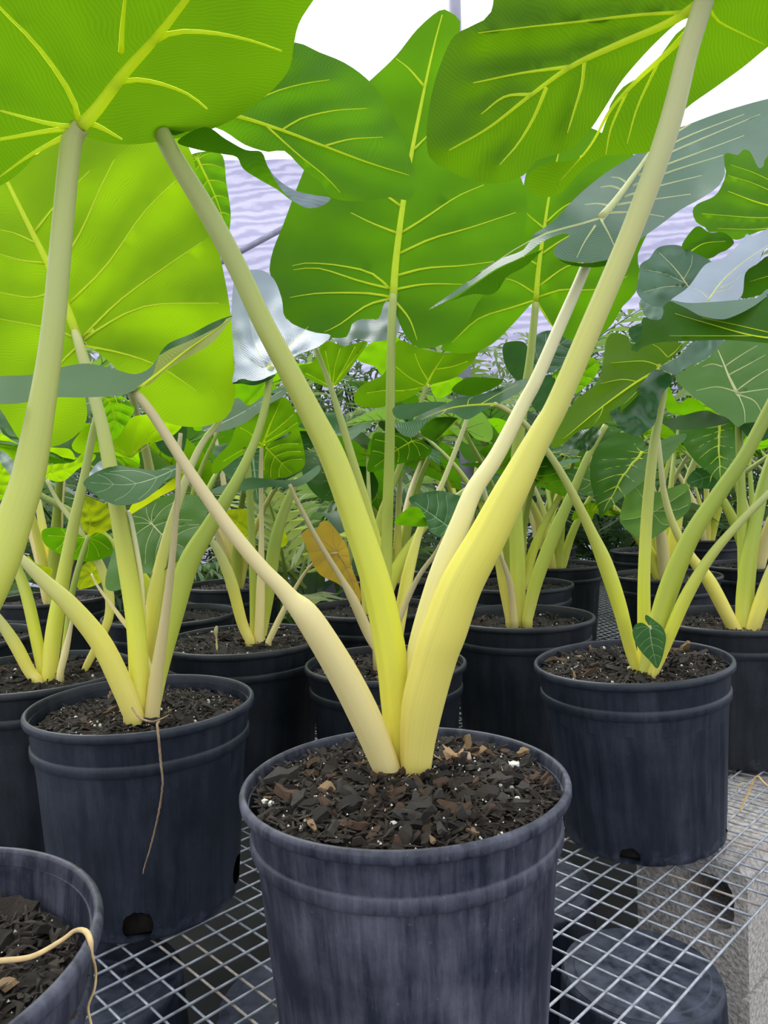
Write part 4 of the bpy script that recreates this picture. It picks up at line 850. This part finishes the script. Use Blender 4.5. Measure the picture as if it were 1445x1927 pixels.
# leaves of the rows behind that show clearly
leaf('p13', 'pale', '1060,886 1104,881 1135,872 1163,874 1186,898 1177,920 1152,937 1113,934 1088,923', (1.9, .0, -.06), '1152,922 1110,905 1068,890', 'auto', 2.2, .004, .005, -1, nv=4)
leaf('p13', 'pale', '1166,973 1180,923 1200,895 1215,893 1232,925 1262,918 1292,912 1298,956 1264,987 1225,1014 1197,1010 1172,990', (1.75, .0, -.03), '1228,965 1205,930 1190,910', '1228,965 1195,975 1172,978|1228,965 1260,945 1290,925|1228,965 1245,985 1258,988|1228,965 1215,990 1205,1008|1228,962 1270,960 1295,950', 2, .004, .004, -1)
leaf('p13', 'bright', '1076,979 1085,957 1116,945 1144,948 1169,968 1147,971 1121,965 1113,979 1096,973', (2.0, 0, .06), '1108,962 1130,958 1165,967', 'auto', 2, nv=3)
leaf('p14', 'upper', '1292,903 1315,881 1371,886 1348,914 1332,920 1301,914', (1.9, 0, -.1), '1362,890 1330,898 1300,908', 'auto', 2, .003, .003, -1, nv=3)

# ------------------------------------------------------------------ things on and under the bench
# twine tied over the rim of the corner pot
P = [(-60, 1815, .40, 14), (0, 1808, .405, 13), (60, 1800, .415, 12), (115, 1770, .43, 10), (140, 1752, .44, 10), (160, 1752, .438, 13), (170, 1770, .432, 13), (173, 1795, .43, 7), (180, 1825, .435, 6), (178, 1860, .435, 6), (166, 1895, .435, 6), (172, 1930, .435, 6), (176, 1960, .435, 5)]
S = spline(P, 70); v, f, uv = tube_data([at(a, b, c) for a, b, c, _ in S], [.42 * q * c / FPX for _, _, c, q in S], 8)
tag(link('twine', mesh('twine', v, f), M_TWINE), 'yellow twine tied over the rim of the lower left corner pot', 'twine')
P = [(1390, 1530, 1.13, 3), (1405, 1498, 1.13, 4), (1423, 1462, 1.13, 4), (1436, 1472, 1.12, 4), (1450, 1484, 1.11, 3)]
S = spline(P, 24); v, f, uv = tube_data([at(a, b, c) for a, b, c, _ in S], [.5 * q * c / FPX for _, _, c, q in S], 6)
straw = link('dry_stem', mesh('dry_stem', v, f), M_TWINE); tag(straw, 'bent dry straw stem beside the fluted black pot at right', 'straw')
P = [(1387, 1490, 1.13, 2), (1390, 1478, 1.13, 2), (1400, 1474, 1.13, 2), (1418, 1476, 1.13, 2)]
S = spline(P, 16); v, f, uv = tube_data([at(a, b, c) for a, b, c, _ in S], [.5 * q * c / FPX for _, _, c, q in S], 5)
link('tendril', mesh('tendril', v, f), M_TWINE, straw)

def solid(name, boxes, mat, parent=None, bev=0):
    bm = bmesh.new()
    for (x0, x1, y0, y1, z0, z1) in boxes:
        r = bmesh.ops.create_cube(bm, size=1); bmesh.ops.scale(bm, vec=(x1 - x0, y1 - y0, z1 - z0), verts=r['verts']); bmesh.ops.translate(bm, vec=((x0 + x1) / 2, (y0 + y1) / 2, (z0 + z1) / 2), verts=r['verts'])
    if bev: bmesh.ops.bevel(bm, geom=bm.edges[:], offset=bev, segments=2, affect='EDGES')
    me = bpy.data.meshes.new(name); bm.to_mesh(me); bm.free(); return link(name, me, mat, parent, smooth=False)
def hollow_block(loc, rz, label, L=.39, W=.15, H=.390):
    # upright block whose two cores open towards the near face
    e = empty('concrete_block', loc); e.rotation_euler.z = rz; tag(e, label, 'block')
    w = .034
    # top cell: face with a small rounded opening that runs through; below it the block is solid
    cx, cz, hx, hz, h2 = .024, .045, .034, .036, .17
    n = 40; v = []; f = []
    for y in (0, L):
        for k in range(n):
            a = 2 * math.pi * k / n + math.pi / n; c, s_ = math.cos(a), math.sin(a); m_ = max(abs(c), abs(s_)); v.append((W / 2 * c / m_, y, h2 / 2 * s_ / m_))
        for k in range(n):
            a = 2 * math.pi * k / n + math.pi / n; c, s_ = math.cos(a), math.sin(a); kk = (abs(c) ** 3 + abs(s_) ** 3) ** (-1 / 3) * (1 + .07 * noise.noise((k * .7, 0, 0)))
            v.append((cx + hx * c * kk, y, cz - .015 + hz * s_ * kk))
    for k in range(n):
        j = (k + 1) % n
        f += [(k, j, n + j, n + k), (2 * n + k, 3 * n + k, 3 * n + j, 2 * n + j), (k, 2 * n + k, 2 * n + j, j), (n + k, n + j, 3 * n + j, 3 * n + k)]
    link('block_cell', mesh('block_cell', v, f), M_BLOCK, e, (0, 0, H - h2 / 2), smooth=False)
    solid('block_body', [(-W / 2, W / 2, 0, L, 0, H - h2)], M_BLOCK, e)
    return e
# near face looks along -s; the lit long side looks along -t
hb = hollow_block(st(.994, .438, .0) , math.radians(-45), 'hollow grey concrete block under the bench corner at lower right')

def upturned(x, y, label, R=.14):
    # two pots stand nested upside down on the ground, the top one just under the wires
    for ztop, lb in ((.34, label), (.24, label.replace('upturned black pot', 'lower one of two nested upturned pots'))):
        e = empty('upturned_pot', (x, y, ztop)); tag(e, lb, 'pot', 'upturned pots under the wire bench')
        e.rotation_euler = (math.pi, 0, rnd.random() * 6)
        p = make_pot(e, R, .24, M_POT, False)
        n = 48; v = [(0, 0, .0005)]; rb_ = .109 * R / .14
        for r in (.03, .034, rb_ * .86, rb_ * .88, rb_):
            z_ = {0: .0005, 1: .002, 2: .002, 3: .0005, 4: .0005}[(.03, .034, rb_ * .86, rb_ * .88, rb_).index(r)]
            v += [(r * math.cos(2 * math.pi * k / n), r * math.sin(2 * math.pi * k / n), -z_) for k in range(n)]
        f = [(0, 1 + (k + 1) % n, 1 + k) for k in range(n)]
        for j in range(4): f += [(1 + j * n + k, 1 + j * n + (k + 1) % n, 1 + (j + 1) * n + (k + 1) % n, 1 + (j + 1) * n + k) for k in range(n)]
        link('pot_base', mesh('pot_base', v, f), M_POT, p, smooth=False)
upturned(.272, .845, 'upturned black pot right under the wire mesh at lower right', .108)
upturned(.17, 1.05, 'upturned black pot under the mesh, behind the lower right one', .125)
upturned(-.10, .81, 'upturned black pot under the mesh left of the front centre pot', .118)
upturned(-.345, .86, 'upturned black pot under the mesh below the root-draped pot', .118)

# ------------------------------------------------------------------ posts, pipes and greenery behind
M_POST = plain_mat('post_paint', (.30, .30, .40), .5, .15, 8)
p0 = at(868, 520, 3.6)
v, f, uv = tube_data([(p0.x, p0.y, 0), (p0.x, p0.y, 4.2)], [.033, .033], 20)
e = empty('shade_post', (p0.x, p0.y, 0)); tag(e, 'tall grey-lavender metal post rising behind the centre leaf', 'post')
link('pole', mesh('pole', [Vector(q) - Vector((p0.x, p0.y, 0)) for q in v], f), M_POST, e)
v, f, uv = tube_data([(0, 0, 0), (0, 0, .03)], [.06, .05], 20); link('base_plate', mesh('base_plate', v, f), M_POST, e)
pa, pb_ = at(380, 512, 7.1), at(640, 372, 7.1)
v, f, uv = tube_data([pa, pb_], [.028, .028], 12); o = link('roof_pipe', mesh('roof_pipe', v, f), M_POST); tag(o, 'dark slanting pipe in front of the lavender shade cloth', 'pipe')

GRN = [plain_mat('palm_green_%d' % i, c, .5, .3, 5, trans=tr) for i, (c, tr) in enumerate((((.10, .20, .06), (.22, .36, .08)), ((.16, .26, .12), (.26, .38, .12)), ((.06, .13, .06), (.12, .22, .06)), ((.26, .34, .10), (.4, .5, .1))))]
def frond(q, L, n, lw, ll, droop):
    v = []; f = []
    P = [Vector((L * t_, 0, L * (.75 * t_ - droop * t_ * t_))) for t_ in np.linspace(0, 1, 9)]
    a, b, _ = tube_data(P, np.linspace(.008, .002, 9), 4); v += a; f += b
    C = spline([tuple(p) for p in P], n + 2)
    for i in range(2, n + 1):
        p = Vector(C[i]); tg = (Vector(C[min(i + 1, n + 1)]) - Vector(C[i - 1])).normalized(); t_ = i / n
        for sd in (-1, 1):
            d = (tg * .8 + Vector((0, sd, 0)) * 1.0 + Vector((0, 0, q.uniform(-.2, .15)))).normalized(); l = ll * (.45 + math.sin(math.pi * min(1, t_ * .9 + .1)) * .7) * q.uniform(.8, 1.1)
            e_ = d.cross(Vector((0, 0, 1))).normalized() * lw; bnd = len(v); dr = Vector((0, 0, -l * .30))
            v += [p, p + d * l * .35 + e_ + Vector((0, 0, .01)), p + d * l * .35 - e_ - Vector((0, 0, .01)), p + d * l * .7 + e_ * .8 + dr * .35, p + d * l * .7 - e_ * .8 + dr * .35, p + d * l + dr]
            f += [(bnd, bnd + 2, bnd + 1), (bnd + 1, bnd + 2, bnd + 4, bnd + 3), (bnd + 3, bnd + 4, bnd + 5)]
    return v, f
def palm(name, x, y, label, seed, n=11, L=1.3, mi=0, z0=.3, group='palms in front of the shade cloth', trunk=True, nl=22, lw=.011, ll=.32):
    q = random.Random(seed); e = empty(name, (x, y, 0)); tag(e, label, 'palm', group)
    ms = []
    for k in range(3):
        m_ = mesh('frond', *frond(q, L * q.uniform(.85, 1.1), nl, lw, ll, q.uniform(.25, .6))); m_.materials.append(GRN[mi]); ms.append(m_)
    for i in range(n):
        o = link('frond', ms[i % 3], None, e, (q.uniform(-.05, .05), q.uniform(-.05, .05), z0 + q.uniform(0, .5)), smooth=False)
        o.rotation_euler = (q.gauss(0, .15), q.uniform(-.75, .15), 2 * math.pi * i / n + q.uniform(-.3, .3))
    if trunk:
        for k in range(3):
            a = q.uniform(0, 6.28); v, f, _ = tube_data([(.05 * math.cos(a), .05 * math.sin(a), 0), (.1 * math.cos(a), .1 * math.sin(a), z0 + .6)], [.018, .012], 8); link('trunk', mesh('trunk', v, f), M_BARK[4], e)
    return e
for i, (x, y, L, mi, z0) in enumerate(((-2.6, 4.6, 1.3, 0, .4), (-1.7, 4.2, 1.3, 2, .3), (-.9, 4.8, 1.4, 1, .4), (-.1, 4.4, 1.3, 1, .4), (.55, 4.9, 1.5, 0, .5), (1.3, 4.4, 1.3, 1, .3), (2.1, 4.9, 1.4, 0, .4), (2.9, 4.5, 1.3, 2, .4),
                                          (-.45, 3.7, .95, 0, .15), (.35, 3.75, 1.0, 1, .15), (1.15, 3.9, 1.0, 2, .15), (-1.35, 3.4, .95, 2, .1))):
    palm('feather_palm', x, y, 'green feather-leaved palm in the blurred thicket behind the benches', 50 + i, 13, L, mi, z0)
palm('young_palm', -.30, 2.55, 'small yellow-green palm behind the yellowing leaf', 91, 9, .45, 3, .22, None, False, 12, .010, .20)

def strap_plant(x, y, label, seed, n=12, L=.6):
    q = random.Random(seed); e = empty('strap_leaf_plant', (x, y, 0)); tag(e, label, 'plant')
    for i in range(n):
        a = 2 * math.pi * i / n + q.uniform(-.3, .3); d = Vector((math.cos(a), math.sin(a), 0)); sd = Vector((-d.y, d.x, 0)); l = L * q.uniform(.8, 1.2); v = []; f = []; m_ = 12
        zz = q.uniform(.35, .75)
        for j in range(m_ + 1):
            t_ = j / m_; p = d * (l * .75 * t_) + Vector((0, 0, zz + l * (.9 * t_ - 1.25 * t_ * t_))); wd = .038 * math.sin(math.pi * min(.97, .12 + .86 * t_)) ** .8
            v += [p - sd * wd, p + Vector((0, 0, -.012)), p + sd * wd]
        for j in range(m_):
            b = j * 3; f += [(b, b + 1, b + 4, b + 3), (b + 1, b + 2, b + 5, b + 4)]
        link('leaf', mesh('leaf', v, f), GRN[2], e)
    v, f, _ = tube_data([(0, 0, 0), (0, 0, .75)], [.03, .025], 10); link('trunk', mesh('trunk', v, f), M_BARK[4], e)
    return e
strap_plant(-.72, 2.55, 'dark strap-leaved plant drooping behind the left pots', 5)
strap_plant(-1.05, 2.6, 'dark strap-leaved plant near the left edge behind the stalks', 6)
strap_plant(-.30, 3.0, 'dark strap-leaved plant further back left of the young palm', 8)

def shrub(x, y, R, H, seed, mi, n=1500):
    q = random.Random(seed); e = empty('thicket_shrub', (x, y, 0)); tag(e, 'dense small-leaved shrub in the thicket behind the benches', 'shrub', 'shrubs in the thicket')
    v = []; f = []
    for i in range(n):
        while True:
            p = Vector((q.uniform(-1, 1), q.uniform(-1, 1), q.uniform(-1, 1)))
            if p.length < 1: break
        p = Vector((p.x * R, p.y * R * .7, H / 2 + p.z * H / 2)); d = Vector((q.gauss(0, 1), q.gauss(0, 1), q.gauss(-.2, .6))).normalized(); s_ = d.cross(Vector((0, 0, 1))).normalized(); l = q.uniform(.05, .13); b = len(v)
        v += [p, p + d * l * .5 + s_ * l * .16, p + d * l + Vector((0, 0, -l * .2)), p + d * l * .5 - s_ * l * .16]; f.append((b, b + 1, b + 2, b + 3))
    o = link('foliage', mesh('foliage', v, f), GRN[mi], e, smooth=False); o['kind'] = 'stuff'
    for k in range(4):
        a = q.uniform(0, 6.28); vv, ff, _ = tube_data([(0, 0, 0), (R * .3 * math.cos(a), R * .2 * math.sin(a), H * .45), (R * .6 * math.cos(a), R * .4 * math.sin(a), H * .85)], [.02, .013, .006], 6); link('stem', mesh('stem', vv, ff), M_BARK[1], e)
for i in range(11):
    shrub(-4.2 + i * .85, 5.7 + .4 * (i % 2), .75, 2.05 + .25 * ((i * 7) % 3), 70 + i, (0, 2, 1, 2)[i % 4], 3200)
